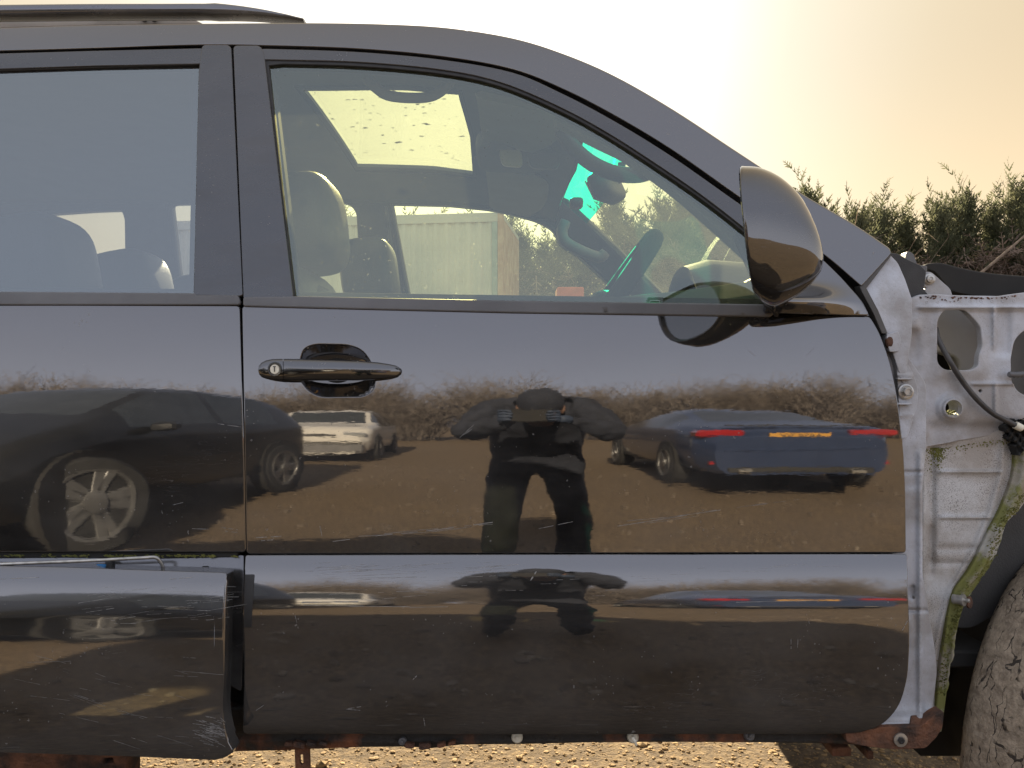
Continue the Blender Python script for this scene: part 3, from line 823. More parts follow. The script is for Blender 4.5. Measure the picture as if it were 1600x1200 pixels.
mir = sellip('rear_view_mirror', c_ + Vector((.008, 0, .006)), (.030, .125, .042), M['dark'], car, .6, .5, 24, 12, rm)
chrome = mat('mirror_glass', (.36, .38, .40), .02, metal=1., var=.0)
box('mirror_glass', c_ + rm @ Vector((-.019, 0, 0)), (.004, .20, .052), chrome, mir, .001, rm)
tube('mirror_stalk', [c_ + Vector((.02, .0, .01)), c_ + Vector((.045, .02, .035)), c_ + Vector((.05, .02, .075))], .011, M['dark'], mir, 8)
sellip('sensor_pod', PV(900, 318, 1.20), (.022, .035, .016), M['dark'], mir, .6, .6, 14, 8)
# ---- dashboard, binnacle, steering wheel
db = []
for y in np.linspace(.16, 1.60, 14):
    e = min(1, (y - .14) / .08, (1.62 - y) / .08)
    bx = .56 - .10 * abs((y - YC) / .78) ** 2
    db.append([Vector(p) for p in ((bx + .20, y, .60), (bx + .16, y, 1.155 + .03 * e), (bx - .02, y, 1.175 + .035 * e), (bx - .11, y, 1.165 + .03 * e), (bx - .17, y, 1.12), (bx - .19, y, 1.02), (bx - .14, y, .88), (bx - .12, y, .6))])
dash = loft('dashboard', db, M['leather'], car, angle=60)
hood = []
for k in range(11):
    a = k / 10.
    y = .30 + .40 * a
    h_ = .115 * (1 - abs(2 * a - 1) ** 2.6) + .005
    hood.append([Vector(p) for p in ((.60, y, 1.17), (.58, y, 1.18 + h_ * .55), (.50, y, 1.19 + h_ * .95), (.42, y, 1.19 + h_ * 1.0), (.37, y, 1.185 + h_ * .92), (.375, y, 1.175 + h_ * .80), (.44, y, 1.165 + h_ * .7), (.47, y, 1.16))])
loft('binnacle', hood, M['leather'], dash, angle=60)
box('air_vent', (.45, .17, 1.205), (.07, .10, .05), M['dark'], dash, .008, Matrix.Rotation(R(-25), 3, 'Y'))
for k in range(4):
    box('vent_slat', (.412 + .012 * k, .17, 1.215 + .006 * k), (.004, .085, .010), M['grey_plastic'], dash, .001)
sc0 = Vector(((938 - 800) / F * 1.80, .47, ZC + 112 / F * 1.80))
ud = Vector((.575, 0, .818)); yd = Vector((0, 1, 0)); nd = Vector((-.818, 0, .575))
st = tube('steering_wheel', [sc0 + ud * .19 * math.cos(a) + yd * .19 * math.sin(a) for a in [2 * math.pi * k / 40 for k in range(40)]], 0.0195, mat('wheel_rim_leather', (.014, .015, .016), .8, spec=.2, bump=.1, bscale=300), car, 12, True)
sellip('wheel_hub', sc0 - nd * .02, (.055, .085, .055), M['leather'], st, .7, .7, 16, 10)
for a in (R(90), R(-90), R(180)):
    tube('wheel_spoke', [sc0 - nd * .015 + (ud * math.cos(a) + yd * math.sin(a)) * .05, sc0 + (ud * math.cos(a) + yd * math.sin(a)) * .18], [.022, .014], M['leather'], st, 8)
# ---- seats
def seat(cx, cy, z0, hz, tilt, w=.25, hw=.13):
    s_ = root('seat_tmp', (0, 0, 0), None, None)
    bpy.data.objects.remove(s_)
    rt = Matrix.Rotation(R(tilt), 3, 'Y')
    back = sellip('seat_back', (cx + .035, cy, z0 - .33), (.085, w, .36), M['leather'], car, .35, .45, 32, 16, rt)
    sellip('backrest_panel', (cx + .040, cy, z0 - .33), (.097, w * .62, .33), M['leather_perf'], back, .35, .6, 28, 14, rt)
    for s in (-1, 1):
        tube('headrest_post', [(cx - .02, cy + s * .06, z0 - .05), (cx + .0, cy + s * .06, hz - .02)], .006, M['steel'], back, 8)
    head = sellip('headrest', (cx + .012, cy, hz), (.082, hw, .105), M['leather'], back, .55, .50, 30, 18, Matrix.Rotation(R(tilt + 4), 3, 'Y'))
    sellip('seat_cushion', (cx + .25, cy, z0 - .62), (.30, w, .09), M['leather'], car, .4, .4, 24, 10)
    return head
seat(-.465, .49, 1.255, 1.385, -10)
seat(-.455, 1.25, 1.235, 1.385, -10)
for cy in (.42, .87, 1.32):
    seat(-1.00 if cy != .87 else -1.02, cy, 1.12, 1.285, -14, .21, .12)
# ---- cabin shell: floor, firewall, tail, near door lining
box('cabin_floor', (-.75, YC, .56), (3.2, 1.50, .03), M['void'], car, .004)
box('firewall', (.64, YC + .05, .86), (.03, 1.20, .60), M['void'], car, .004)
tail = surf('tailgate', [(-.72, .55), (.72, .55), (.72, 1.1), (.62, 1.72), (-.62, 1.72), (-.72, 1.1)], lambda u, v: (-2.35 + .12 * np.maximum(0, v - 1.1), YC + u, v + 0 * u), M['paint'], car, holes=[rc([(-.58, 1.18, .05), (.58, 1.18, .05), (.52, 1.62, .06), (-.52, 1.62, .06)], .05)], step=.15, roll=.004, flange=.03, into=(1, 0, 0))
surf('tailgate_glass', [(-.60, 1.16), (.60, 1.16), (.54, 1.64), (-.54, 1.64)], lambda u, v: (-2.35 + .12 * np.maximum(0, v - 1.1) + .01, YC + u, v + 0 * u), M['glass_rear'], tail, step=.3, roll=.001, flange=.004, into=(1, 0, 0))
side('door_lining', [(-60, 500), (400, 500), (1000, 492), (1190, 470), (1226, 470), (1340, 480), (1385, 560), (1400, 900), (-60, 900)], off(.075), M['dark'], car, step=40, roll=6, flange=.02)
side('corner_lining', rc([(948, 467), (1060, 456), (1168, 441), (1215, 438), (1215, 500), (948, 500)], 3), off(.062), mat('lining_green_grey', (.05, .07, .065), .6), car, step=14, roll=1.5, flange=.01)

# ------------------------------------------------------------------ door mirror
DM = 1.30 - .17                                        # lens to the mirror's middle
top_c = [(1153, 267), (1182, 267.5), (1214, 281), (1243, 308), (1263, 345), (1275, 378), (1281, 397), (1283, 412)]
bot_c = [(1173, 461), (1184, 470), (1204, 475.5), (1228, 468), (1252, 455), (1268, 442), (1278, 430), (1283, 413)]
ty = spl(top_c, 8); by = spl(bot_c, 8)
rings = []
n_st = len(ty)
def px2w(px, py): return (px - 800) / F * DM, ZC + (600 - py) / F * DM
for i in range(n_st):
    t = i / (n_st - 1)
    (xt, zt), (xb, zb) = px2w(*ty[i]), px2w(*by[i])
    hy = .105 * max(.04, 1 - t ** 2.3) ** .5
    yc_ = -.165 + .05 * t
    ring = []
    for k in range(36):
        a = 2 * math.pi * k / 36
        cs, sn = math.cos(a), math.sin(a)
        e = .78
        yy = yc_ - hy * math.copysign(abs(cs) ** e, cs)
        f_ = .5 + .5 * math.copysign(abs(sn) ** e, sn)
        ring.append(Vector((xb + (xt - xb) * f_ + (1 - t) ** .8 * (-.028 + .36 * (yy + .27)), yy, zb + (zt - zb) * f_)))
    rings.append(ring)
# lip turning in round the glass
r0 = rings[0]; c0 = sum(r0, Vector()) / len(r0)
lip = [[p + (c0 - p) * s + Vector((d, 0, 0)) for p in r0] for s, d in ((.10, .012), (.075, .001), (.03, -.003), (.008, -.001))]
mirror = loft('door_mirror', lip + rings, paint('mirror_paint', (1., 1., 1.04), .125, .05, rough=.03), front_door, caps=True)
gl_ = [p + (c0 - p) * .085 + Vector((.006, 0, 0)) for p in r0]
mk('mirror_glass', gl_ + [sum(gl_, Vector()) / len(gl_) + Vector((-.001, 0, 0))], [(k, (k + 1) % 36, 36) for k in range(36)], chrome, front_door)
# foot joining the mirror to the door's corner plate
def ysail(u, v):
    w = np.where(u > 1232, 62., 30.)
    return ybody(u, v) - .006 - .090 * np.exp(-((u - 1232) / w) ** 2 - ((v - 470) / np.where(v < 470, 17., 26.)) ** 2)
side('mirror_base', rc([(1206, 391, 3), (1284, 406, 6), (1316, 437, 20), (1343, 468, 20), (1356, 491, 3), (1196, 488, 3), (1200, 470)], 4), ysail, M['paint'], front_door, step=4, bstep=3, roll=2.5, flange=.02)
tube('mirror_gasket', [PV(1196, 475, -.012), PV(1203, 480, -.02), PV(1210, 486, -.016), PV(1213, 492, -.006)], .004, M['rubber'], front_door, 8)

# ------------------------------------------------------------------ stripped front end
def bumps(u, v, items):
    h = 0 * u
    for it in items:
        if it[0] == 'h':      # horizontal swage: y row, x0, x1, width, height
            _, yv, xa, xb, w, a = it
            h = h + a * np.exp(-((v - yv) / w) ** 2) / (1 + np.exp(-(u - xa) / 2.5)) / (1 + np.exp((u - xb) / 2.5))
        elif it[0] == 'v':
            _, xv, ya, yb_, w, a = it
            h = h + a * np.exp(-((u - xv) / w) ** 2) / (1 + np.exp(-(v - ya) / 2.5)) / (1 + np.exp((v - yb_) / 2.5))
        elif it[0] == 'd':    # dimple
            _, xv, yv, rx, ry, a = it
            h = h + a / (1 + np.exp((((u - xv) / rx) ** 2 + ((v - yv) / ry) ** 2 - 1) * 6))
        elif it[0] == 'b':    # raised block
            _, xa, xb, ya, yb_, w, a = it
            h = h + a / (1 + np.exp(-(u - xa) / w)) / (1 + np.exp((u - xb) / w)) / (1 + np.exp(-(v - ya) / w)) / (1 + np.exp((v - yb_) / w))
    return h
# windscreen pillar foot
cowl = side('pillar_foot', rc([(1389, 398, 3), (1402, 411), (1413, 436), (1424, 468, 3), (1424, 520), (1412, 600), (1390, 530, 10), (1376, 500, 10), (1362, 470), (1347, 446, 2)], 6),
     lambda u, v: .012 + ybody(u, np.minimum(v, 640)) + bumps(u, v, [('b', 1352, 1380, 452, 520, 4, -.004)]), M['primer'], car, step=5, roll=1.5, flange=.05)
side('pillar_seal', [(1386, 396), (1392, 399), (1353, 450), (1372, 486), (1386, 520), (1379, 520), (1366, 490), (1348, 456), (1344, 446)], lambda u, v: .003 + ybody(u, v), mat('grey_sealer', (.10, .095, .09), .8), car, step=5, bstep=3, roll=1., flange=.02)
# hinge pillar behind the door's front edge
def yfoot(v): return -.030 / (1 + np.exp(-(v - 1117) / 5.))
pil = side('hinge_pillar', rc([(1378, 500), (1400, 535), (1426, 570), (1446, 600), (1446, 700), (1441, 760), (1441, 900, 10), (1447, 930), (1451, 965), (1460, 1016, 10), (1463, 1050, 10), (1459, 1085, 10), (1452, 1124, 6), (1448, 1142, 4), (1356, 1146), (1330, 1120), (1395, 1060), (1395, 600)], 8),
     lambda u, v: .026 + np.maximum(ybody(u, v), -.01) + bumps(u, v, [('h', 738, 1405, 1442, 3.5, .004), ('b', 1400, 1441, 740, 762, 2.5, .003), ('v', 1438, 705, 1120, 5, -.006), ('d', 1424, 925, 5, 11, .006), ('h', 954, 1400, 1450, 3, .004), ('d', 1420, 985, 8, 22, -.004), ('h', 1128, 1340, 1420, 3.5, .003)]) + yfoot(v), M['primer'], car, step=4.5, bstep=3.5, roll=1.5, flange=.05)
side('rust_patch', rc([(1424, 1118), (1448, 1116), (1453, 1124), (1449, 1140), (1422, 1139)], 4), lambda u, v: .0245 + np.maximum(ybody(u, v), -.01) + yfoot(v), M['rust'], pil, step=4, bstep=2.5, roll=.5, flange=.002)
# hinge plate and bolts beside the door edge
side('hinge_plate', rc([(1394, 552), (1406, 556), (1424, 578, 14), (1434, 606, 14), (1433, 632, 10), (1416, 684, 4), (1408, 684), (1402, 560)], 4), lambda u, v: .014 + ybody(u, v) + bumps(u, v, [('h', 586, 1390, 1425, 2.5, -.004), ('h', 650, 1390, 1425, 2.5, -.004)]), M['primer'], pil, step=5, bstep=3, roll=1.2, flange=.012)
side('hinge_lug', rc([(1386, 524, 3), (1403, 519, 2), (1407, 530), (1404, 548, 2), (1391, 549, 3)], 2), lambda u, v: .004 + ybody(u, v), M['primer'], pil, step=5, bstep=2.5, roll=1.2, flange=.02)
sellip('hinge_rust', PV(1389, 535, float(ybody(1389, 535)) + .008), (.006, .006, .010), M['rust'], pil, .8, .8, 10, 8)
for x, y in ((1415, 612),):
    c_ = PV(x, y, .012 + float(ybody(x, y)))
    disc_lathe('hinge_washer', c_, (0, -1, 0), [(.0125, -.002), (.0125, .002), (.010, .003), (.0095, .0025)], M['steel'], pil, 20)
    disc_lathe('hinge_bolt', c_ + Vector((0, -.002, 0)), (0, -1, 0), [(.0078, 0), (.0078, .007), (.0066, .0082), (.005, .0082), (.0045, .0068)], M['steel'], pil, 6, angle=20)
for yy in (592, 631):
    box('hinge_strip', PV(1412, yy, .008 + float(ybody(1412, yy))), (.024, .010, .0035), M['primer'], pil, .001)
# inner wing (apron) with its openings
ap_out = rc([(1396, 482, 4), (1404, 473, 4), (1426, 467), (1437, 462), (1462, 461), (1500, 463), (1560, 464), (1580, 461), (1604, 458), (1680, 456), (1960, 462), (1960, 650), (1600, 652), (1581, 659), (1568, 671, 6), (1549, 679), (1500, 687), (1476, 692), (1448, 697, 6), (1446, 701, 3), (1418, 701, 6), (1413, 690, 6), (1418, 680), (1433, 634, 8), (1432, 602, 14), (1424, 577, 12), (1408, 565, 6), (1404, 548, 2), (1400, 519), (1397, 500)], 3)
ap_big = rc([(1463, 500, 10), (1473, 484, 8), (1510, 484, 10), (1524, 498, 5), (1534, 510, 8), (1537, 540, 6), (1531, 556, 4), (1530, 574, 8), (1518, 580, 6), (1476, 580, 8), (1463, 568, 8)], 6)
ap_right = rc([(1640, 500), (1600, 514, 12), (1584, 530, 10), (1578, 555, 8), (1579, 596, 8), (1590, 614, 8), (1610, 622), (1640, 622)], 4)
ap_round = [(1486 + 14 * math.cos(a), 638 + 13.5 * math.sin(a)) for a in [2 * math.pi * k / 26 for k in range(26)]]
ap_small = [(1532 + 4 * math.cos(a), 611 + 4 * math.sin(a)) for a in [2 * math.pi * k / 12 for k in range(12)]]
def yapron(u, v):
    return .072 + .00004 * (u - 1400) + bumps(u, v, [
        ('b', 1399, 1438, 494, 515, 1.6, -.006), ('b', 1406, 1436, 518, 566, 3, .005), ('h', 481, 1436, 1680, 3.5, -.008),
        ('v', 1553, 480, 545, 3, -.006), ('b', 1556, 1578, 482, 556, 2.2, .006), ('b', 1526, 1548, 484, 520, 3, .004), ('h', 600, 1520, 1600, 3, -.005), ('v', 1555, 600, 648, 3, -.005),
        ('d', 1486, 638, 21, 21, -.008), ('b', 1448, 1600, 662, 720, 3.5, .014), ('d', 1436, 656, 8, 9, .006), ('b', 1405, 1446, 682, 710, 2, .007), ('b', 1460, 1540, 478, 590, 3.5, -.004)])
apron = side('inner_wing', ap_out, yapron, M['primer'], car, holes=[ap_big, ap_right, ap_round, ap_small], step=4, bstep=3, roll=1.6, flange=.012)
# rust along the apron's top lip
V_, F_ = [], []
for i in range(90):
    t = rnd.random(); x = 1418 + 170 * t
    top = np.interp(x, [1404, 1426, 1437, 1462, 1500, 1560, 1580, 1604], [473, 467, 462, 461, 463, 464, 461, 458])
    dens = np.exp(-((x - 1470) / 28.) ** 2) + .7 * np.exp(-((x - 1566) / 6.) ** 2) + .35
    if rnd.random() > dens: continue
    y = top + 1.2 + abs(rnd.gauss(0, 3.2 * dens)); r_ = rnd.uniform(.0008, .0022)
    c_ = PV(x, y, float(yapron(np.array([x]), np.array([y]))[0]) - .0006)
    n0 = len(V_); k_ = 6
    V_ += [c_ + Vector((r_ * rnd.uniform(.6, 1.9) * math.cos(a), -.0002, r_ * rnd.uniform(.5, 1.2) * math.sin(a))) for a in [2 * math.pi * k / k_ for k in range(k_)]] + [c_ + Vector((0, -.0012, 0))]
    F_ += [(n0 + k, n0 + (k + 1) % k_, n0 + k_) for k in range(k_)]
tag(mk('rust_scale', V_, F_, M['rust'], apron, False), kind='stuff')
# spot welds along the lips
for x, y in [(1448 + 17 * k, 472 - .3 * k) for k in range(9)] + [(1413 - .6 * k, 724 + 31 * k) for k in range(6)]:
    yy = float(yapron(np.array([x]), np.array([y]))[0]) if y < 690 else .026 + max(float(ybody(x, y)), -.01)
    disc_lathe('spot_weld', PV(x, y, yy), (0, -1, 0), [(.0032, -.001), (.0032, .0002), (.0024, .0007), (.0012, .0003)], M['primer'], apron if y < 690 else pil, 10)
# perished bracket with the cable's end, packed with dirt
br_ = side('cable_bracket', rc([(1572, 664), (1590, 658), (1606, 662), (1604, 690), (1594, 712), (1590, 694), (1578, 686)], 3), lambda u, v: .070 + .006 * np.sin(u * .5) * np.sin(v * .4), M['void'], car, step=4, bstep=3, roll=1.5, flange=.02)
# ring collar round the drain hole, moss inside
disc_lathe('drain_collar', PV(1486, 638, .070), (0, -1, 0), [(.0168, -.002), (.0172, .006), (.0160, .0085), (.0142, .0085), (.0128, .004), (.0126, -.03)], M['primer'], apron, 26, angle=70, caps=False)
V_, F_ = [], []
for i in range(60):
    a = rnd.uniform(0, 6.28); q = rnd.random() ** .5
    c_ = PV(1486 + 12 * q * math.cos(a), 646 + 4 * q * math.sin(a), .076 + rnd.uniform(-.006, .012)); s_ = rnd.uniform(.001, .0026)
    n0 = len(V_); V_ += [c_ + Vector((s_, 0, 0)), c_ + Vector((-s_, s_ * .4, 0)), c_ + Vector((0, -s_, s_)), c_ + Vector((0, s_, s_ * .8))]
    F_ += [(n0, n0 + 1, n0 + 2), (n0, n0 + 2, n0 + 3), (n0 + 1, n0 + 3, n0 + 2)]
tag(mk('moss_tuft', V_, F_, M['moss'], apron, False), kind='stuff')
# cavity behind the openings: grey inner wall with its own dark hole
side('inner_cavity', rc([(1450, 470), (1930, 475), (1930, 660), (1450, 660)], 6), lambda u, v: .165 + 0 * u, mat('cavity_primer', (.30, .29, .28), .6, var=.12), apron, holes=[rc([(1455, 545, 6), (1476, 546, 10), (1500, 556, 14), (1506, 576, 10), (1497, 592, 8), (1455, 592, 8)], 6), [(1486 + 17 * math.cos(a), 638 + 17 * math.sin(a)) for a in [2 * math.pi * k / 20 for k in range(20)]]], step=10, bstep=4, roll=5, flange=.02)
side('engine_bay_wall', [(1380, 475), (1950, 465), (1950, 760), (1380, 760)], lambda u, v: .32 + 0 * u, M['void'], apron, step=40, roll=2)
# cables
cb = spl([(1462, 513), (1466, 530), (1480, 557), (1500, 590), (1524, 621), (1550, 645), (1578, 660), (1592, 667), (1620, 676)], 6)
cable = tube('bonnet_cable', [PV(x, y, .062 if i > 14 else .090 - .028 * i / 14) for i, (x, y) in enumerate(cb)], .0046, M['cable'], car, 10)
disc_lathe('cable_ferrule', PV(1591, 666.5, .062), (1, 0, -.5), [(.0062, -.006), (.0064, 0), (.0062, .006), (.004, .008)], M['white_plastic'], cable, 14)
hs_ = [PV(x, 584 + 1.5 * math.sin(x * .1), .066) for x in np.linspace(1576, 1640, 24)]
tube('ribbed_hose', hs_, [.0058 if k % 2 else .0042 for k in range(24)], M['grey_plastic'], car, 10)
# splash panel with moss edge
sp_out = rc([(1424, 704, 3), (1448, 698), (1476, 692), (1549, 678), (1569, 670), (1602, 655), (1690, 640), (1690, 740), (1612, 768), (1592, 795), (1571, 816), (1556, 864), (1532, 902), (1505, 944), (1495, 975), (1487, 1010), (1480, 1050), (1476, 1085), (1472, 1122), (1440, 1124), (1432, 1060), (1426, 960), (1424, 900)], 4)
def ysplash(u, v):
    return .096 + .00003 * (1600 - u) + bumps(u, v, [('h', 738, 1468, 1566, 3.2, -.006), ('h', 808, 1470, 1548, 3.2, -.006), ('h', 857, 1462, 1540, 6, .004), ('v', 1456, 700, 880, 5.5, .006), ('v', 1444, 700, 1000, 5, -.004), ('b', 1446, 1458, 822, 900, 2, .005), ('h', 880, 1452, 1512, 5, .004), ('b', 1470, 1600, 640, 692, 4, -.006)]) \
        - .006 * np.exp(-(np.abs(u - np.interp(v, [690, 740, 800, 860, 920, 960, 1010, 1060], [1568, 1565, 1548, 1522, 1486, 1474, 1463, 1457])) / 6.) ** 2)
side('splash_panel', sp_out, ysplash, M['splash'], car, step=4.2, bstep=3.2, roll=2, flange=.015)
V_, F_ = [], []
for i in range(420):
    xx = 1463 + rnd.gauss(0, 8); yy = 712 + abs(rnd.gauss(0, 14)) - 12
    if i % 4 == 0: xx = rnd.uniform(1450, 1580); yy = 697 - (xx - 1475) * .16 + abs(rnd.gauss(0, 5)) + 3
    c_ = PV(xx, yy, float(ysplash(np.array([xx]), np.array([yy]))[0]) - .0004); s_ = rnd.uniform(.0006, .0017)
    n0 = len(V_)
    V_ += [c_ + Vector((s_, 0, 0)), c_ + Vector((-s_, 0, s_ * .4)), c_ + Vector((0, -s_ * .7, s_)), c_ + Vector((0, 0, -s_))]
    F_ += [(n0, n0 + 2, n0 + 1), (n0, n0 + 3, n0 + 2), (n0 + 1, n0 + 2, n0 + 3)]
MOSS_PATCH = (V_, F_)
# the moss-grown arch lip
lipL = spl([(1588, 690), (1585, 742), (1566, 795), (1548, 828), (1532, 862), (1516, 892), (1494, 922), (1484, 960), (1478, 1000)], 6)
lipR = spl([(1690, 700), (1690, 742), (1612, 770), (1590, 797), (1571, 818), (1557, 864), (1533, 903), (1506, 945), (1496, 976), (1488, 1010), (1481, 1052), (1477, 1086)], 6)
jit = [(x + rnd.gauss(0, .7), y + rnd.gauss(0, .7)) for x, y in resample(lipR, 9, False)]
def ylip(u, v):
    d = np.interp(v, [p[1] for p in lipL], [p[0] for p in lipL])
    return .088 - .010 * np.exp(-((u - d - 14) / 9.) ** 2) 
side('arch_lip', lipL + [(1472, 1040), (1467, 1090), (1463, 1142), (1470, 1142)] + jit[::-1], ylip, M['moss'], car, step=3.6, bstep=3, roll=2.5, flange=.03)
V_, F_ = [], []
for i in range(900):
    k = rnd.randrange(len(lipR) - 1); q = rnd.random()
    ex_ = np.array(lipR[k]) * (1 - q) + np.array(lipR[k + 1]) * q
    xx = ex_[0] - abs(rnd.gauss(0, 8)); yy = ex_[1] + rnd.gauss(0, 3)
    c_ = PV(xx, yy, float(ylip(np.array([xx]), np.array([yy]))[0]) - .001); s_ = rnd.uniform(.0007, .0019)
    n0 = len(V_)
    V_ += [c_ + Vector((s_ * rnd.uniform(.5, 1.3), 0, 0)), c_ + Vector((-s_, s_ * .4, s_ * rnd.uniform(-.5, .5))), c_ + Vector((0, -s_ * .9, s_)), c_ + Vector((s_ * .2, s_ * .5, -s_))]
    F_ += [(n0, n0 + 2, n0 + 1), (n0, n0 + 3, n0 + 2), (n0 + 1, n0 + 2, n0 + 3)]
tag(mk('moss_tuft', V_, F_, mat('moss_green', (.10, .11, .025), .95, base2=(.25, .25, .07), vscale=70), car, False), kind='stuff')
V2_, F2_ = [], []
for i in range(420):
    xx = rnd.uniform(-50, 372); yy = 868.5 + rnd.gauss(0, 1.0)
    if mnoise.noise(Vector((xx * .03, 0, 0))) < -.12: continue
    c_ = PV(xx, yy, float(ybody(xx, yy)) + .004); s_ = rnd.uniform(.0007, .0018)
    n0 = len(V2_)
    V2_ += [c_ + Vector((s_ * 1.6, 0, 0)), c_ + Vector((-s_ * 1.6, 0, s_ * .3)), c_ + Vector((0, -s_, s_)), c_ + Vector((0, 0, -s_))]
    F2_ += [(n0, n0 + 2, n0 + 1), (n0, n0 + 3, n0 + 2), (n0 + 1, n0 + 2, n0 + 3)]
tag(mk('moss_tuft', V2_, F2_, MATS['moss_green'], rear_door, False), kind='stuff')
tag(mk('moss_tuft', *MOSS_PATCH, MATS['moss_green'], car, False), kind='stuff')
disc_lathe('arch_bolt', PV(1499, 937, .074), (.8, -1, .1), [(.008, -.01), (.008, .004), (.010, .004), (.010, .008), (.0035, .009), (.0035, .016), (.001, .017)], M['steel'], car, 12)
disc_lathe('arch_washer', PV(1513, 941, .082), (.8, -1, .1), [(.010, 0), (.010, .003), (.005, .004)], M['rust'], car, 14)
# wheel-arch liner and flap
side('arch_liner', [(1380, 700), (1720, 700), (1720, 1180), (1440, 1180), (1380, 1120)], lambda u, v: .26 + .0012 * (u - 1480) * (u > 1480), M['void'], car, step=30, roll=2, flange=.05)
side('liner_flap', rc([(1530, 820), (1610, 770), (1640, 900), (1600, 930), (1560, 955), (1520, 980, 14), (1494, 980, 10), (1500, 930)], 10), lambda u, v: .14 + .0004 * (u - 1500), mat('flap_rubber', (.05, .048, .046), .75, var=.2, bump=.2, bscale=300), car, step=10, roll=2, flange=.02)
# cowl, bonnet hinge and bonnet
side('cowl_trim', rc([(1386, 396), (1402, 398), (1420, 408), (1438, 416), (1446, 424), (1442, 452), (1450, 462), (1424, 470), (1412, 440), (1402, 412)], 3), lambda u, v: .085 + 0 * u, M['dark'], car, step=6, roll=2, flange=.10)
side('washer_fin', rc([(1415, 408, 3), (1418, 393, 3), (1426, 396, 5), (1432, 412, 3), (1430, 416)], 3), lambda u, v: .15 + 0 * u, M['grey_plastic'], car, step=5, bstep=2.5, roll=1, flange=.02)
hinge = side('bonnet_hinge', rc([(1434, 428, 3), (1444, 426), (1455, 426, 6), (1466, 436, 8), (1484, 452, 4), (1488, 464, 3), (1440, 466, 3), (1432, 456, 2), (1446, 454), (1450, 449, 3), (1440, 443)], 3), lambda u, v: .10 + 0 * u, M['primer'], car, step=5, bstep=2.5, roll=1.4, flange=.008)
c_ = PV(1452, 436, .098)
disc_lathe('hinge_pivot', c_, (0, -1, 0), [(.0095, -.002), (.0095, .0018), (.0068, .003), (.0064, .006), (.003, .0065), (.0025, .0055)], M['steel'], hinge, 22)
box('hinge_pin', PV(1439, 421, .10), (.012, .02, .012), M['grey_plastic'], hinge, .002)
bt = spl([(1449, 415), (1462, 413.5), (1476, 414.5), (1500, 421), (1540, 428.5), (1600, 434), (1720, 440)], 5)
bb = spl([(1720, 462), (1600, 457), (1560, 462), (1520, 460), (1487, 453), (1476, 440), (1462, 424), (1449, 419)], 5)
bonnet = side('bonnet', bt + bb, lambda u, v: .13 + 0 * u, M['void'], car, step=7, bstep=4, rollf=lambda x, y: 3.2 if y < np.interp(x, [p[0] for p in bt], [p[1] for p in bt]) + 2 else 1.5, flange=.05)
def Mbon(u, v):
    zt_ = ZC + (600 - np.interp(800 + u / (D + .15) * F, [p[0] for p in bt], [p[1] for p in bt])) / F * (D + .15)
    return u, v, zt_ - .004 + .004 * np.sin(np.pi * np.clip((v - .15) / 1.44, 0, 1))
surf('bonnet_skin', [(.735, .14), (1.30, .14), (1.46, .5), (1.48, .87), (1.46, 1.25), (1.30, 1.6), (.80, 1.6), (.76, .9)], Mbon, M['paint'], bonnet, step=.08, roll=.002, flange=.01, into=(0, 0, -1))
side('bonnet_rust', rc([(1490, 449), (1530, 446), (1528, 455), (1500, 460)], 3), lambda u, v: .14 + 0 * u, M['rust'], car, step=6, bstep=3, roll=1)

# ------------------------------------------------------------------ front wheel, turned on full lock
WR, WW = .378, .275
whe = bpy.data.objects.new('front_wheel', None); C.objects.link(whe)
wc = Vector((1.118, .165, WR)); steer = R(34)
whe.parent = car; whe.matrix_parent_inverse = Matrix.Translation(car.location).inverted()
whe.location = wc; whe.rotation_euler = (0, 0, steer)
prof = [(.20, -.105), (.235, -.128), (.30, -.137), (.345, -.130), (.368, -.118), (.380, -.095), (.3845, -.05), (.385, 0), (.3845, .05), (.380, .095), (.368, .118), (.345, .130), (.30, .137), (.235, .128), (.20, .105)]
nseg = 460
V_, F_ = [], []
D_ = []
prof2 = spl(prof, 5); npf = len(prof2)
for k in range(nseg):
    a = 2 * math.pi * k / nseg
    for (r_, w) in prof2:
        d = 0
        if r_ > .35:
            for gi, gw in enumerate((-.066, -.022, .022, .066)):       # zigzag grooves round the tread
                ph = (a * 40 / (2 * math.pi) + gi * .5) % 1
                zz = gw + .007 * (1 if ph < .5 else -1)
                d += .003 * math.exp(-((w - zz) / .0024) ** 4)
            for gi in range(5):                                         # cross sipes, each rib on its own beat
                if abs(w - (-.088 + .044 * gi)) < .022:
                    ph = (a * 40 / (2 * math.pi) + gi * .37 + 4.5 * w * (1 if gi % 2 else -1)) % 1
                    if abs(ph - .5) < .03: d += .0022
            d += .0016 * mnoise.noise(Vector((a * 70, w * 190, 0))) + .0016 * mnoise.noise(Vector((a * 25, w * 60, 3)))
        rr = r_ - d
        V_.append((rr * math.cos(a), w, rr * math.sin(a))); D_.append(d)
for k in range(nseg):
    q = (k + 1) % nseg
    for i in range(npf - 1):
        F_.append((k * npf + i, q * npf + i, q * npf + i + 1, k * npf + i + 1))
ty_ = mk('tyre', V_, F_, [M['tyre_dirty'], mat('tyre_groove', (.035, .03, .027), .9, var=.5, vscale=60)], whe, True, None, False)
ty_.data.polygons.foreach_set('material_index', [1 if sum(D_[i] for i in f) > .9 else 0 for f in F_])
disc_lathe('rim', (0, 0, 0), (0, 1, 0), [(.205, -.11), (.21, -.10), (.19, -.06), (.19, .06), (.21, .10), (.205, .11)], M['grey_plastic'], whe, 40, False)
disc_lathe('wheel_disc', (0, 0, 0), (0, -1, 0), [(.19, .03), (.18, .05), (.09, .06), (.05, .075), (.02, .08)], M['grey_plastic'], whe, 40, False)
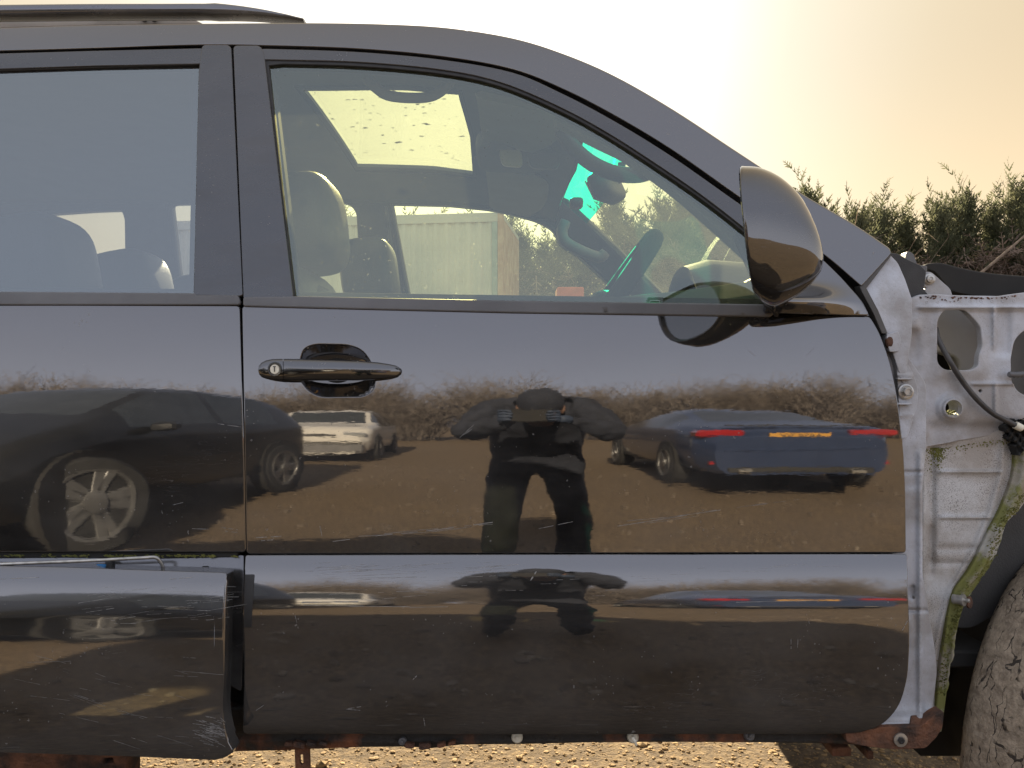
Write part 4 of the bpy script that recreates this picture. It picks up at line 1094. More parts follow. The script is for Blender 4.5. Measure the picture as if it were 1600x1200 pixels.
# the other wheels, so the car stands on something
for x, y in ((1.105, 2 * YC - .15), (-1.82, .13), (-1.82, 2 * YC - .15)):
    w_ = bpy.data.objects.new('wheel', None); C.objects.link(w_); w_.parent = car; w_.matrix_parent_inverse = Matrix.Translation(car.location).inverted(); w_.location = (x, y, WR)
    disc_lathe('tyre', (0, 0, 0), (0, 1, 0), prof, M['tyre'], w_, 48, False)
    disc_lathe('rim', (0, 0, 0), (0, -1, 0), [(.205, -.10), (.205, .11), (.18, .09), (.05, .08), (.02, .085)], M['grey_plastic'], w_, 32, False)

# ------------------------------------------------------------------ ground: one sheet to the horizon, finer and uneven near the car
def gh(x, y):
    return .020 * mnoise.noise(Vector((x * .9, y * .9, 0))) + .004 * mnoise.noise(Vector((x * 3.1, y * 3.1, 4.)))
def gcoords(lo, hi, fine_lo, fine_hi, st):
    a = [fine_lo]
    d = st
    while a[0] > lo: d *= 1.35; a.insert(0, a[0] - d)
    a += list(np.arange(fine_lo + st, fine_hi, st)); d = st
    while a[-1] < hi: d *= 1.35; a.append(a[-1] + d)
    return a
gx_, gy_ = gcoords(-420, 420, -3.2, 3.2, .10), gcoords(-420, 420, -4.6, 2.4, .10)
V_ = []
for y in gy_:
    for x in gx_:
        f_ = max(0, 1 - max(0, abs(x) - 6, abs(y) - 7) / 20)
        V_.append((x, y, gh(x, y) * f_ - .012))
nx_ = len(gx_)
F_ = [(j * nx_ + i, j * nx_ + i + 1, (j + 1) * nx_ + i + 1, (j + 1) * nx_ + i) for j in range(len(gy_) - 1) for i in range(nx_ - 1)]
m_, t_, out_ = nt_new('stony_earth')
g_ = G(t_)
c1 = g_.ramp(g_.noise(1.3, 8, .65), [(.25, (.125, .097, .074)), (.75, (.175, .137, .103))])
c2 = g_.ramp(g_.noise(38., 6, .7), [(.40, (.10, .076, .054)), (.62, (.36, .265, .155))])
cc = g_.mix(.5, c1, c2)
p_ = g_.n('ShaderNodeBsdfPrincipled', {'Base Color': cc, 'Roughness': .95, 'Specular IOR Level': .15})
t_.links.new(g_.bump(g_.math('ADD', g_.noise(55., 6, .7), g_.math('MULTIPLY', g_.noise(11., 4), .4)), .6, .02), p_.inputs['Normal'])
t_.links.new(p_.outputs[0], out_.inputs[0])
tag(mk('ground', V_, F_, m_), kind='structure')
# pebbles: a scatter nobody could count
ICO = [(0, 0, 1)] + [(math.cos(2 * math.pi * k / 5) * .894, math.sin(2 * math.pi * k / 5) * .894, .447) for k in range(5)] + [(math.cos(2 * math.pi * (k + .5) / 5) * .894, math.sin(2 * math.pi * (k + .5) / 5) * .894, -.447) for k in range(5)] + [(0, 0, -1)]
ICF = [(0, 1 + k, 1 + (k + 1) % 5) for k in range(5)] + [(1 + k, 6 + k, 1 + (k + 1) % 5) for k in range(5)] + [(1 + (k + 1) % 5, 6 + k, 6 + (k + 1) % 5) for k in range(5)] + [(6 + k, 11, 6 + (k + 1) % 5) for k in range(5)]
def pebbles(name, n, xr, yr, smin, smax, m):
    V_, F_ = [], []
    for i in range(n):
        x, y = rnd.uniform(*xr), rnd.uniform(*yr)
        s_ = smin * (smax / smin) ** (rnd.random() ** 2.6)
        a = rnd.uniform(0, 6.28); ca, sa = math.cos(a), math.sin(a)
        sx, sy, sz = s_ * rnd.uniform(.7, 1.5), s_ * rnd.uniform(.6, 1.1), s_ * rnd.uniform(.28, .55)
        z = gh(x, y) - .012 + sz * .35
        n0 = len(V_)
        for v in ICO:
            q = rnd.uniform(.75, 1.2)
            vx, vy = v[0] * sx * q, v[1] * sy * q
            V_.append((x + vx * ca - vy * sa, y + vx * sa + vy * ca, z + v[2] * sz * q))
        F_ += [tuple(n0 + k for k in f) for f in ICF]
    return tag(mk(name, V_, F_, m, None, False), kind='stuff')
stone_m = mat('sungold_stone', (.25, .162, .078), .9, base2=(.48, .33, .16), vscale=9, stops=(.3, .7))  # the gold of the sunlit strip under the car is put into this colour
pebbles('gravel', 19000, (-1.6, 1.5), (.45, 1.75), .0022, .0085, stone_m)
pebbles('gravel', 160, (-1.5, 1.4), (.5, 1.6), .008, .022, stone_m)
pebbles('gravel', 3000, (-4.2, 4.2), (-9., -.15), .006, .036, mat('dull_stone', (.11, .087, .067), .9, base2=(.18, .145, .11), vscale=9))

pebbles('gravel', 700, (-2.2, 2.2), (-3.2, -.2), .008, .034, mat('pale_stone', (.16, .13, .10), .9, base2=(.33, .28, .22), vscale=9))
# ------------------------------------------------------------------ hedge of tall conifers behind the car
def frond_geo(V_, F_, p, d, up, L, rr, n=6):
    """flat feathery spray: a stem strip with paired leaflets that sweep forward"""
    d = d.normalized(); s = d.cross(up)
    if s.length < .05: s = d.cross(Vector((1, 0, 0)))
    s.normalize(); u = s.cross(d)
    prev = None
    for k in range(n + 1):
        t = k / n
        c_ = p + d * (L * t) + u * (L * .22 * t * t * rr.uniform(.6, 1.4)) 
        w = .010 * (1 - t) + .003
        n0 = len(V_); V_ += [c_ - s * w, c_ + s * w]
        if prev is not None: F_.append((prev, prev + 1, n0 + 1, n0))
        prev = n0
        if k:
            l_ = L * .42 * (1 - t * .75) * rr.uniform(.7, 1.3)
            for sg in (-1, 1):
                e = c_ + (d * .75 + s * sg * .8 + u * rr.uniform(-.25, .35)).normalized() * l_
                mid = c_ + (e - c_) * .5
                wv = d * (l_ * .17)
                n0 = len(V_); V_ += [c_, mid + wv, e, mid - wv]; F_.append((n0, n0 + 1, n0 + 2, n0 + 3))
def plume(V_, F_, p, d, L, rr, nf):
    """one upswept branch: a bowed stem carrying flat sprays on both sides, nodding at its tip"""
    d = d.normalized(); pts = []
    q = Vector(p); dd = Vector(d); side = Vector((rr.uniform(-1, 1), rr.uniform(-1, 1), 0)) * .10
    for k in range(nf + 1):
        pts.append((q.copy(), dd.copy()))
        dd = (dd + Vector((0, 0, .085)) * (1 if k < nf * .6 else -.9) + side).normalized()
        q = q + dd * (L / nf)
    for k in range(nf + 1):
        t = k / nf
        c_, e_ = pts[k]
        s = e_.cross(Vector((0, 0, 1)))
        s = s.normalized() if s.length > .05 else Vector((1, 0, 0))
        s = (Matrix.Rotation(rr.uniform(-.9, .9), 3, e_) @ s)
        for sg in (-1, 1):
            l_ = L * .36 * (1.05 - t * .72) * rr.uniform(.55, 1.25)
            frond_geo(V_, F_, c_, e_ * .9 + s * sg * rr.uniform(.5, 1.0) + Vector((0, 0, .18)), s.cross(e_), l_, rr, 3)
    frond_geo(V_, F_, pts[-1][0], pts[-1][1], Vector((0, 1, 0)), L * .22, rr, 4)
def conifer_mesh(seed, H, R0, n, zlo):
    rr = random.Random(seed)
    V_, F_ = [], []
    for i in range(n):
        t = (i + rr.random()) / n
        z = zlo + (H - .35 - zlo) * t ** .9
        a = i * 2.4 + rr.uniform(-.6, .6)
        out = Vector((math.cos(a), math.sin(a), 0))
        rad = R0 * (1 - t) ** 1.05 * rr.uniform(.6, 1.2)
        p = Vector((0, 0, z)) + out * rad * rr.uniform(.1, .7)
        plume(V_, F_, p, out * rr.uniform(.5, 1.1) * (1.1 - .6 * t) + Vector((0, 0, rr.uniform(.35, 1.1))), rr.uniform(.36, .78) * (1.1 - .45 * t), rr, rr.choice((7, 8, 9)))
    for k in range(4):
        a = rr.uniform(0, 6.283); o_ = rr.uniform(.1, R0 * .5) if k else 0
        plume(V_, F_, Vector((o_ * math.cos(a), o_ * math.sin(a), H - .62 - o_ * .9)), Vector((rr.uniform(-.22, .3), rr.uniform(-.2, .2), 1)), rr.uniform(.55, .85) * (1 if k else 1.15), rr, 11)
    return V_, F_
def dead_mesh(seed, zlo, zhi, R0, n):
    rr = random.Random(seed)
    V_, F_ = [], []
    for i in range(n):
        a = rr.uniform(0, 6.283); z = rr.uniform(zlo, zhi)
        out = Vector((math.cos(a), math.sin(a), 0)); r_ = R0 * rr.uniform(.3, 1.)
        frond_geo(V_, F_, out * r_ + Vector((0, 0, z)), out * rr.uniform(.3, 1) + Vector((rr.uniform(-.7, .7), rr.uniform(-.7, .7), rr.uniform(-.7, .35))), Vector((0, 0, 1)), rr.uniform(.22, .5), rr, 4)
    return V_, F_
def mesh_only(name, V_, F_, m):
    me = bpy.data.meshes.new(name)
    me.from_pydata([tuple(v) for v in V_], [], F_); me.materials.append(m); me.update()
    return me
def link_part(name, me, parent):
    o = bpy.data.objects.new(name, me); C.objects.link(o); o.parent = parent
    return o
crowns = [mesh_only('crown', *conifer_mesh(30 + k, 4.3, .52, 95, 2.5), M['conifer']) for k in range(4)]
deads = [mesh_only('dead_branches', *dead_mesh(60 + k, .35, 3.2, .85, 1000), M['deadwood']) for k in range(3)]
trunks = []
for k in range(3):
    rr = random.Random(90 + k)
    V_, F_ = tube_geo([(0.05 * math.sin(z * 1.3 + k), .05 * math.cos(z * 1.1 + k), z) for z in np.linspace(-.05, 3.9, 12)], [.065 * (1 - i / 13) + .008 for i in range(12)], 8)
    for j in range(16):
        z = rr.uniform(.4, 2.9); a = rr.uniform(0, 6.28); L = rr.uniform(.4, .95)
        o_ = Vector((math.cos(a), math.sin(a), rr.uniform(-.15, .6)))
        a_, b_ = tube_geo([Vector((0, 0, z)) + o_ * L * q + Vector((0, 0, .08 * math.sin(q * 5 + j))) for q in (0, .3, .65, 1)], [.018, .013, .009, .004], 5)
        n0 = len(V_); V_ += a_; F_ += [tuple(n0 + q for q in f) for f in b_]
    trunks.append(mesh_only('trunk', V_, F_, M['bark']))
ORD = ['first', 'second', 'third', 'fourth', 'fifth', 'sixth', 'seventh', 'eighth', 'ninth', 'tenth', 'eleventh', 'twelfth', 'thirteenth', 'fourteenth', 'fifteenth']
xs = []
x = -4.6
rr = random.Random(5)
while x < 10.8:
    xs.append(x); x += rr.uniform(.25, .40)
for i, x in enumerate(xs):
    y = 12.2 + rr.uniform(-.45, .45)
    tall = .955 + rr.uniform(-.07, .05) + (.05 if x > 7.2 else 0) - (.09 if x < .3 else .12 if x < 1.5 else 0)
    pxx = 800 + x / (y + D) * F
    if 1240 < pxx < 1600: lab = '%s feathery conifer of the hedge row, counted from the photo\'s right edge' % ORD[min(14, sum(1 for q in xs if q > x and q / 13.5 * F < 800))]
    elif 900 < pxx < 1140: lab = 'feathery conifer seen through the windscreen, %s from the door mirror' % ORD[min(14, sum(1 for q in xs if q > x and q / 13.5 * F < 340))]
    elif 790 < pxx <= 900: lab = 'tall conifer seen through the far side window near the container corner'
    else: lab = 'tall feathery conifer of the hedge row hidden behind the car'
    t_ = root('conifer_tree', (x, y, 0), lab, 'tree', 'conifers in the hedge row', rr.uniform(0, 6.28))
    t_.scale = (1, 1, tall)
    link_part('crown', crowns[i % 4], t_); link_part('trunk', trunks[i % 3], t_); link_part('dead_branches', deads[(i * 2) % 3], t_)
# a dead limb leaning across the row
tube('fallen_branch', [PV(1526, 432, 9.9), PV(1560, 404, 10.), PV(1590, 378, 10.1), PV(1620, 352, 10.2)], [.022, .02, .016, .01], M['bark'])
tag(bpy.data.objects['fallen_branch'], 'long bare dead branch leaning across the brown hedge bottom', 'branch')
# brown undergrowth: wiry dead shrubs in front of the hedge
def twig_mesh(seed, H, W_, n, thick=.006):
    rr = random.Random(seed)
    V_, F_ = [], []
    def strip(a, b, w):
        d = (b - a); s = d.cross(Vector((rr.uniform(-1, 1), rr.uniform(-1, 1), rr.uniform(-1, 1))))
        if s.length < 1e-6: return
        s = s.normalized() * w
        n0 = len(V_); V_.extend([a - s, a + s, b + s * .5, b - s * .5]); F_.append((n0, n0 + 1, n0 + 2, n0 + 3))
    for i in range(n):
        a = rr.uniform(0, 6.28); r_ = W_ * rr.random() ** .6
        p = Vector((r_ * math.cos(a) * .6, r_ * math.sin(a) * .45, H * rr.uniform(0, .35)))
        d = Vector((math.cos(a) * rr.uniform(0, .7), math.sin(a) * rr.uniform(0, .7), 1))
        L = H * rr.uniform(.25, .62)
        for k in range(4):
            q = p + d.normalized() * (L / 4)
            strip(p, q, thick * (1.3 - .25 * k))
            for j in range(3):
                e = q + (d.normalized() + Vector((rr.uniform(-1, 1), rr.uniform(-1, 1), rr.uniform(-.6, .9)))) * (L * .18 * rr.uniform(.5, 1.3))
                strip(q, e, thick * .6)
                e2 = e + Vector((rr.uniform(-1, 1), rr.uniform(-1, 1), rr.uniform(-.3, 1))) * (L * .09)
                strip(e, e2, thick * .4)
            p = q; d = d + Vector((rr.uniform(-.4, .4), rr.uniform(-.4, .4), rr.uniform(-.25, .15)))
    return V_, F_
brush = [mesh_only('stems', *twig_mesh(200 + k, 3.1, 1.0, 300, .007), M['deadwood']) for k in range(2)]
for i in range(10):
    t_ = root('dead_shrub', (3.3 + i * .78 + rr.uniform(-.2, .2), 11.0 + rr.uniform(-.3, .3), 0), 'wiry brown dead shrub at the foot of the conifer hedge', 'shrub', 'dead shrubs under the conifers', rr.uniform(0, 6.28))
    t_.scale = (1, 1, rr.uniform(.85, 1.12))
    link_part('stems', brush[i % 2], t_)
# bare hedge on the near side of the yard, seen only in the paintwork
bare = [mesh_only('stems', *twig_mesh(300 + k, 4.2, 2.0, 620, .018), M['twig']) for k in range(3)]
for i in range(17):
    t_ = root('bare_hedge_bush', (-17 + i * 2.3 + rr.uniform(-.4, .4), -24 + rr.uniform(-1.2, 1.2), 0), 'leafless twiggy bush in the bare hedge across the yard', 'bush', 'bare hedge bushes across the yard', rr.uniform(0, 6.28))
    t_.scale = (1, 1, rr.uniform(.78, 1.3) + (.2 if i > 13 else 0))
    link_part('stems', bare[i % 3], t_)
# ------------------------------------------------------------------ pale container seen through the cab
ct = root('storage_container', (-3.2, 7.2, 0), 'pale grey box container with a rusty corner post behind the car', 'container')
ca, cb_ = P(785, 330, 7.7), P(300, 361, 8.7)
A_ = Vector((ca[0], ca[1], 0)); B_ = A_ + Vector((-1, .13, 0))
ex = (B_ - A_).normalized(); B_ = A_ + ex * 5.8
ey = Vector((-ex.y, ex.x, 0)); ey = ey if ey.y > 0 else -ey
Hc = ZC + 268 / F * 9.0
wall_m = mat('container_wall', (.36, .37, .34), .6, base2=(.50, .50, .47), vscale=1.6, stops=(.3, .75), bump=.1, bscale=30)
def cq(a, b, c): return A_ + ex * a + ey * b + Vector((0, 0, c))
# corrugated long side
V_, F_ = [], []
nn = 120
for i in range(nn + 1):
    a = .12 + (3.82 - .12) * i / nn; d = .018 * (1 if (i // 2) % 2 else 0)
    V_ += [cq(a, d, .16), cq(a, d, Hc - .10)]
F_ = [(2 * i, 2 * i + 2, 2 * i + 3, 2 * i + 1) for i in range(nn)]
mk('side_wall', V_, F_, wall_m, ct, False)
def cbox(name, a, b, c, m, par=ct):
    V_ = [cq(*q) for q in ((a[0], b[0], c[0]), (a[1], b[0], c[0]), (a[1], b[1], c[0]), (a[0], b[1], c[0]), (a[0], b[0], c[1]), (a[1], b[0], c[1]), (a[1], b[1], c[1]), (a[0], b[1], c[1]))]
    return mk(name, V_, [(3, 2, 1, 0), (4, 5, 6, 7), (0, 1, 5, 4), (1, 2, 6, 5), (2, 3, 7, 6), (3, 0, 4, 7)], m, par, False)
post_m = mat('rusty_post', (.30, .17, .09), .8, base2=(.42, .30, .20), vscale=7)
cbox('top_rail', (0, 3.9), (-.012, .06), (Hc - .10, Hc), wall_m)
cbox('bottom_rail', (0, 3.9), (-.012, .06), (.04, .16), wall_m)
cbox('corner_post', (-.005, .05), (-.02, .08), (.02, Hc - .002), post_m)
cbox('corner_post', (.054, .115), (-.016, .04), (.16, Hc - .104), mat('grey_green_post', (.22, .28, .27), .6))
cbox('corner_post', (3.82, 3.92), (-.02, .08), (.02, Hc - .002), post_m)
cbox('roof_panel', (.0, 3.9), (.062, 1.5), (Hc - .05, Hc - .004), wall_m)
cbox('end_wall', (-.003, .02), (.085, 1.5), (.05, Hc - .06), post_m)
cbox('back_wall', (.03, 3.85), (1.46, 1.5), (.05, Hc - .06), wall_m)
# red metal cabinet standing by the hedge
rc_ = root('red_cabinet', (P(892, 450, 7.)[0], 7., 0), 'red metal cabinet with a flat lid standing before the conifers', 'cabinet')
red_m = mat('faded_red_paint', (.42, .10, .06), .6, var=.2)
bx_ = rc_.location.x; zt_ = PV(892, 448, 7.).z
box('body', (bx_, 7.15, (zt_ - .12) / 2), (.26, .3, zt_ - .12), red_m, rc_, .01)
box('lid', (bx_ - .005, 7.15, zt_ - .06), (.275, .33, .115), red_m, rc_, .012)
box('latch', (bx_ + .02, 6.98, zt_ - .13), (.16, .02, .02), M['dark'], rc_, .004)

# ------------------------------------------------------------------ cars parked across the yard (they stand behind the photographer)
def interp_st(st, x):
    a = np.array(st, float)
    return [np.interp(x, a[:, 0], a[:, j]) for j in range(1, a.shape[1])]
def yard_car(name, label, loc, rz, st, body_m, win_x, scr_x, rear_x, wheel_x, wr=.32, steer=0., nose_lamps=True, plate=None, clear=.24):
    """st: stations (x, belt z, top z, half width at belt, half width at top); +x is the nose"""
    rt = root(name, loc, label, 'car', None, rz)
    L0, L1 = st[0][0], st[-1][0]
    X = np.linspace(L0, L1, 90)
    k = np.ones(7) / 7
    cols = interp_st(st, X)
    cols = [np.convolve(np.pad(c, 3, mode='edge'), k, 'valid') for c in cols]
    def ring(i):
        zb, zt, wb, wt_ = (c[i] for c in cols)
        zt = max(zt, zb + .01)
        half = [(wb * .86, clear), (wb * .97, clear + .10), (wb * 1.0, clear + .28), (wb * 1.0, zb - .18), (wb * .985, zb - .05), (wb * .955, zb), (wb * .955 * .5 + wt_ * .5, (zb + zt) / 2 + .01), (wt_, zt - .055 * min(1, (zt - zb) * 4)), (wt_ * .88, zt - .012), (wt_ * .5, zt + .012), (0, zt + .02)]
        return [(X[i], y, z) for y, z in half] + [(X[i], -y, z) for y, z in half[-2::-1]]
    rings = [ring(i) for i in range(len(X))]
    nr = len(rings[0])
    body_f, side_f, scr_f = [], [], []
    for i in range(len(X) - 1):
        xm = (X[i] + X[i + 1]) / 2
        for j in range(nr - 1):
            f = (i * nr + j, (i + 1) * nr + j, (i + 1) * nr + j + 1, i * nr + j + 1)
            jj = min(j, nr - 2 - j)
            pillar = any(abs(xm - p) < .045 for p in win_x[2:])
            if jj in (5, 6) and win_x[0] < xm < win_x[1] and not pillar: side_f.append(f)
            elif jj >= 8 and (scr_x[0] < xm < scr_x[1] or rear_x[0] < xm < rear_x[1]): scr_f.append(f)
            else: body_f.append(f)
    V_ = [v for r_ in rings for v in r_]
    body_f += [tuple(range(nr)), tuple((len(X) - 1) * nr + j for j in range(nr))[::-1]]
    b = mk('body', V_, body_f, body_m, rt, True, None, False, 45)
    def sub(nm, fs, m):
        idx = {}; vs_ = []; ff = []
        for f in fs:
            q = []
            for i in f:
                if i not in idx: idx[i] = len(vs_); vs_.append(V_[i])
                q.append(idx[i])
            ff.append(q)
        return mk(nm, vs_, ff, m, rt, True, None, False)
    car_glass = MATS.get('yard_car_glass') or mat('yard_car_glass', (.085, .095, .10), .1, metal=.6, spec=.9)
    sub('side_window', side_f, car_glass); sub('windscreen', scr_f, car_glass)
    wmax = max(s[3] for s in st)
    for ix, x in enumerate(wheel_x):
        for s in (-1, 1):
            w_ = bpy.data.objects.new('wheel', None); C.objects.link(w_); w_.parent = rt
            w_.location = (x, s * (wmax - .085 + (.075 if steer and ix == 1 else 0)), wr); w_.rotation_euler = (0, 0, (0 if s > 0 else math.pi) + (steer if ix == 1 else 0))
            disc_lathe('tyre', (0, 0, 0), (0, 1, 0), [(wr * .66, -.10), (wr * .9, -.105), (wr, -.07), (wr, .07), (wr * .93, .10), (wr * .70, .105), (wr * .66, .09)], M['tyre'], w_, 30, False)
            V2, F2 = [], []
            rimr = wr * .70
            for kq in range(5):
                for dq in (-.16, .16):
                    a = 2 * math.pi * kq / 5 + dq
                    a_, b_ = boxgeo((0, 0, 0), (rimr * .96, .03, .062), .006)
                    Mx = Matrix.Rotation(a, 4, 'Y') @ Matrix.Translation((rimr * .50, .085, 0))
                    n0 = len(V2); V2 += [Mx @ Vector(v) for v in a_]; F2 += [tuple(n0 + q for q in f) for f in b_]
            rimo = disc_lathe('rim', (0, 0, 0), (0, 1, 0), [(rimr, .09), (rimr, .112), (rimr * .92, .108), (rimr * .86, .03), (.02, .03)], M['alloy'], w_, 30, False)
            mk('spokes', V2, F2, M['alloy'], w_, False, None, False)
            disc_lathe('hub_cap', (0, 0, 0), (0, 1, 0), [(rimr * .3, .06), (rimr * .28, .112), (rimr * .1, .118)], M['alloy'], w_, 16, False)
            arch = disc_lathe('arch_shade_disc', (x, s * (wmax + .003), wr + .01), (0, s, 0), [(wr * 1.16, -.03), (wr * 1.16, .004), (wr * 1.02, .004)], M['void'], rt, 30, False)  # dark disc painted as the shaded wheel well; the body is uncut
    return rt, X, cols
M['alloy'] = mat('alloy_wheel', (.20, .20, .20), .4, metal=.5, var=.2)
navy = mat('navy_car_paint', (.040, .060, .125), .22, metal=.3, coat=.6, spec=.5, var=.06)
coal = mat('charcoal_car_paint', (.016, .017, .019), .35, metal=.1, coat=.35, spec=.4, var=.08)
whitep = mat('white_car_paint', (.62, .60, .56), .3, coat=.6, var=.05)
lamp_red = mat('red_tail_lamp', (.30, .018, .022), .12, coat=1., var=.1)
lamp_clear = mat('headlamp_glass', (.5, .52, .54), .08, metal=.5, var=.1)
# blue saloon, its tail towards the car
SED = [(-2.33, .62, .66, .66, .5), (-2.25, .91, .95, .82, .62), (-1.75, .97, 1.04, .895, .70), (-1.30, .97, 1.16, .905, .64), (-.72, .96, 1.34, .91, .57), (.0, .95, 1.38, .91, .57), (.45, .93, 1.33, .91, .58), (1.12, .94, 1.05, .905, .70), (1.75, .86, .93, .88, .68), (2.18, .72, .77, .80, .6), (2.36, .52, .56, .66, .5)]
sx = 2.34; sy = -4.85
sed, X_, co_ = yard_car('saloon_car', 'dark blue saloon car parked across the yard with its red tail lamps towards us', (sx - .05, sy - 2.33, 0), R(-90 - 1.5), SED, navy, (-1.25, .85, -.2), (.5, 1.1), (-1.6, -.85), (-1.42, 1.42), .33)
def local_box(name, c, s, m, rt, bev=.004): return box(name, c, s, m, rt, bev, None, False)
for s in (-1, 1):
    local_box('tail_lamp', (-2.17, s * .66, .855), (.20, .40, .125), lamp_red, sed, .03)
    local_box('bumper_reflector', (-2.27, s * .58, .40), (.06, .36, .035), lamp_red, sed, .006)
    local_box('exhaust', (-2.30, s * .48, .29), (.16, .12, .055), M['steel'], sed, .012)
local_box('boot_edge', (-2.245, 0, 1.0), (.06, 1.25, .02), M['dark'], sed, .006)
local_box('bumper_crease', (-2.315, 0, .60), (.05, 1.30, .03), navy, sed, .008)
local_box('bumper_skirt', (-2.29, 0, .30), (.10, 1.25, .10), M['dark'], sed, .02)
pl = local_box('number_plate', (-2.318, 0, .80), (.022, .53, .112), mat('yellow_plate', (.52, .27, .05), .4, var=.04), sed, .003)
tx = bpy.data.curves.new('plate_text', 'FONT'); tx.body = 'A838 XK'; tx.size = .098; tx.align_x = 'CENTER'; tx.align_y = 'CENTER'; tx.extrude = .0012
to = bpy.data.objects.new('plate_text', tx); C.objects.link(to)
dg = bpy.context.evaluated_depsgraph_get(); me_ = bpy.data.meshes.new_from_object(to.evaluated_get(dg))
bpy.data.objects.remove(to)
me_.materials.clear(); me_.materials.append(M['dark'])
po = bpy.data.objects.new('plate_lettering', me_); C.objects.link(po); po.parent = pl
po.location = (-2.3305, 0, .80); po.rotation_euler = (R(90), 0, R(-90))
# dark hatchback close by, nose towards the car
HAT = [(-1.82, .74, .78, .66, .55), (-1.76, 1.0, 1.10, .79, .64), (-1.58, 1.04, 1.42, .83, .62), (-1.15, 1.04, 1.54, .85, .61), (-.3, 1.02, 1.58, .86, .61), (.30, 1.0, 1.52, .86, .61), (1.02, .97, 1.08, .85, .70), (1.45, .80, .87, .80, .66), (1.75, .62, .68, .70, .56), (1.86, .48, .52, .58, .46)]
h_rz = math.atan2(2.26, -.40)
fwd = Vector((math.cos(h_rz), math.sin(h_rz), 0)); rgt = Vector((math.sin(h_rz), -math.cos(h_rz), 0))
base = Vector((-2.50, -2.95, 0)) - fwd * 1.17 - rgt * .76
hat, _, _ = yard_car('hatchback_car', 'black hatchback car parked nose in with a silver alloy wheel turned outward', base, h_rz, HAT, coal, (-1.15, .75, -.25), (.3, .95), (-1.72, -1.35), (-1.17, 1.17), .33, R(28))
for s in (-1, 1):
    local_box('headlamp', (1.60, s * .56, .68), (.20, .26, .13), lamp_clear, hat, .03)
    local_box('tail_lamp', (-1.72, s * .64, .88), (.10, .20, .24), lamp_red, hat, .02)
    local_box('wing_mirror', (.55, s * .93, .98), (.10, .18, .12), coal, hat, .03)
# white estate further off
SUVW = [(-2.1, .7, .75, .7, .55), (-2.0, 1.05, 1.15, .84, .66), (-1.7, 1.08, 1.58, .88, .64), (-.5, 1.05, 1.64, .90, .64), (.3, 1.03, 1.60, .90, .64), (.95, 1.02, 1.10, .90, .74), (1.75, .92, .98, .87, .72), (2.05, .70, .76, .80, .64), (2.15, .5, .55, .68, .5)]
whc, _, _ = yard_car('estate_car', 'white estate car facing us across the yard with a dark grille', (-3.0, -11.2, 0), R(86), SUVW, whitep, (-1.7, .8, -.3), (.35, .95), (-2.0, -1.75), (-1.25, 1.3), .34)
local_box('grille', (2.10, 0, .66), (.08, .80, .16), M['dark'], whc, .02)
local_box('front_bumper', (2.12, 0, .36), (.10, 1.5, .20), M['grey_plastic'], whc, .03)
for s in (-1, 1): local_box('headlamp', (2.02, s * .64, .74), (.16, .30, .15), lamp_clear, whc, .03)

# ------------------------------------------------------------------ the photographer, bent forward over the phone
def skin_body(name, joints, bones, m, parent, sub=2):
    me = bpy.data.meshes.new(name)
    names = list(joints)
    me.from_pydata([joints[n][0] for n in names], [(names.index(a), names.index(b)) for a, b in bones], [])
    o = bpy.data.objects.new(name, me); C.objects.link(o)
    if parent: o.parent = parent; o.matrix_parent_inverse = Matrix.Translation(parent.location).inverted()
    sk = o.modifiers.new('skin', 'SKIN'); sk.use_smooth_shade = True
    for i, n in enumerate(names):
        r_ = joints[n][1]
        me.skin_vertices[0].data[i].radius = r_ if isinstance(r_, tuple) else (r_, r_)
    me.skin_vertices[0].data[0].use_root = True
    sb = o.modifiers.new('sub', 'SUBSURF'); sb.levels = sub; sb.render_levels = sub
    me.materials.append(m)
    return o
px_ = .10
per = root('person', (px_, -1.85, 0), 'person in dark navy work clothes bending forward to take the photo with a phone', 'person')
cloth = mat('navy_work_clothes', (.018, .021, .032), .9, var=.3, vscale=14, bump=.3, bscale=60)
J = {'pelvis': ((px_, -1.95, .80), (.175, .125))}
B_l = []
J['belly'] = ((px_, -1.84, .93), (.18, .13)); B_l.append(('pelvis', 'belly'))
J['chest'] = ((px_, -1.70, 1.05), (.19, .13)); B_l.append(('belly', 'chest'))
J['collar'] = ((px_, -1.61, 1.09), (.11, .085)); B_l.append(('chest', 'collar'))
J['neck'] = ((px_, -1.555, 1.10), .06); B_l.append(('collar', 'neck'))
for s, n in ((-1, 'a'), (1, 'b')):
    for nm, p, r_ in (('hip', (s * .112, -1.95, .73), .104), ('knee', (s * .150, -1.86, .44), .078), ('calf', (s * .158, -1.90, .28), .078), ('ankle', (s * .162, -1.93, .10), .068), ('toe', (s * .180, -1.76, .045), .045)):
        J[nm + n] = ((px_ + p[0], p[1], p[2]), r_)
    for nm, p, r_ in (('shoulder', (s * .18, -1.62, 1.09), .085), ('elbow', (s * .275, -1.52, .925), .066), ('wrist', (s * .105, -1.385, 1.015), .034)):
        J[nm + n] = ((px_ + p[0], p[1], p[2]), r_)
    B_l += [('pelvis', 'hip' + n), ('hip' + n, 'knee' + n), ('knee' + n, 'calf' + n), ('calf' + n, 'ankle' + n), ('ankle' + n, 'toe' + n), ('chest', 'shoulder' + n), ('shoulder' + n, 'elbow' + n), ('elbow' + n, 'wrist' + n)]
bod = skin_body('body', J, B_l, cloth, per, 3)
fold = bpy.data.textures.new('cloth_folds', 'CLOUDS'); fold.noise_scale = .075; fold.noise_depth = 2
dsp = bod.modifiers.new('folds', 'DISPLACE'); dsp.texture = fold; dsp.strength = .045; dsp.mid_level = .5; dsp.texture_coords = 'LOCAL'
skin_m = mat('skin', (.22, .13, .09), .55, var=.08)
hd = Vector((px_, -1.485, 1.095)); tl = Matrix.Rotation(R(-14), 3, 'X')
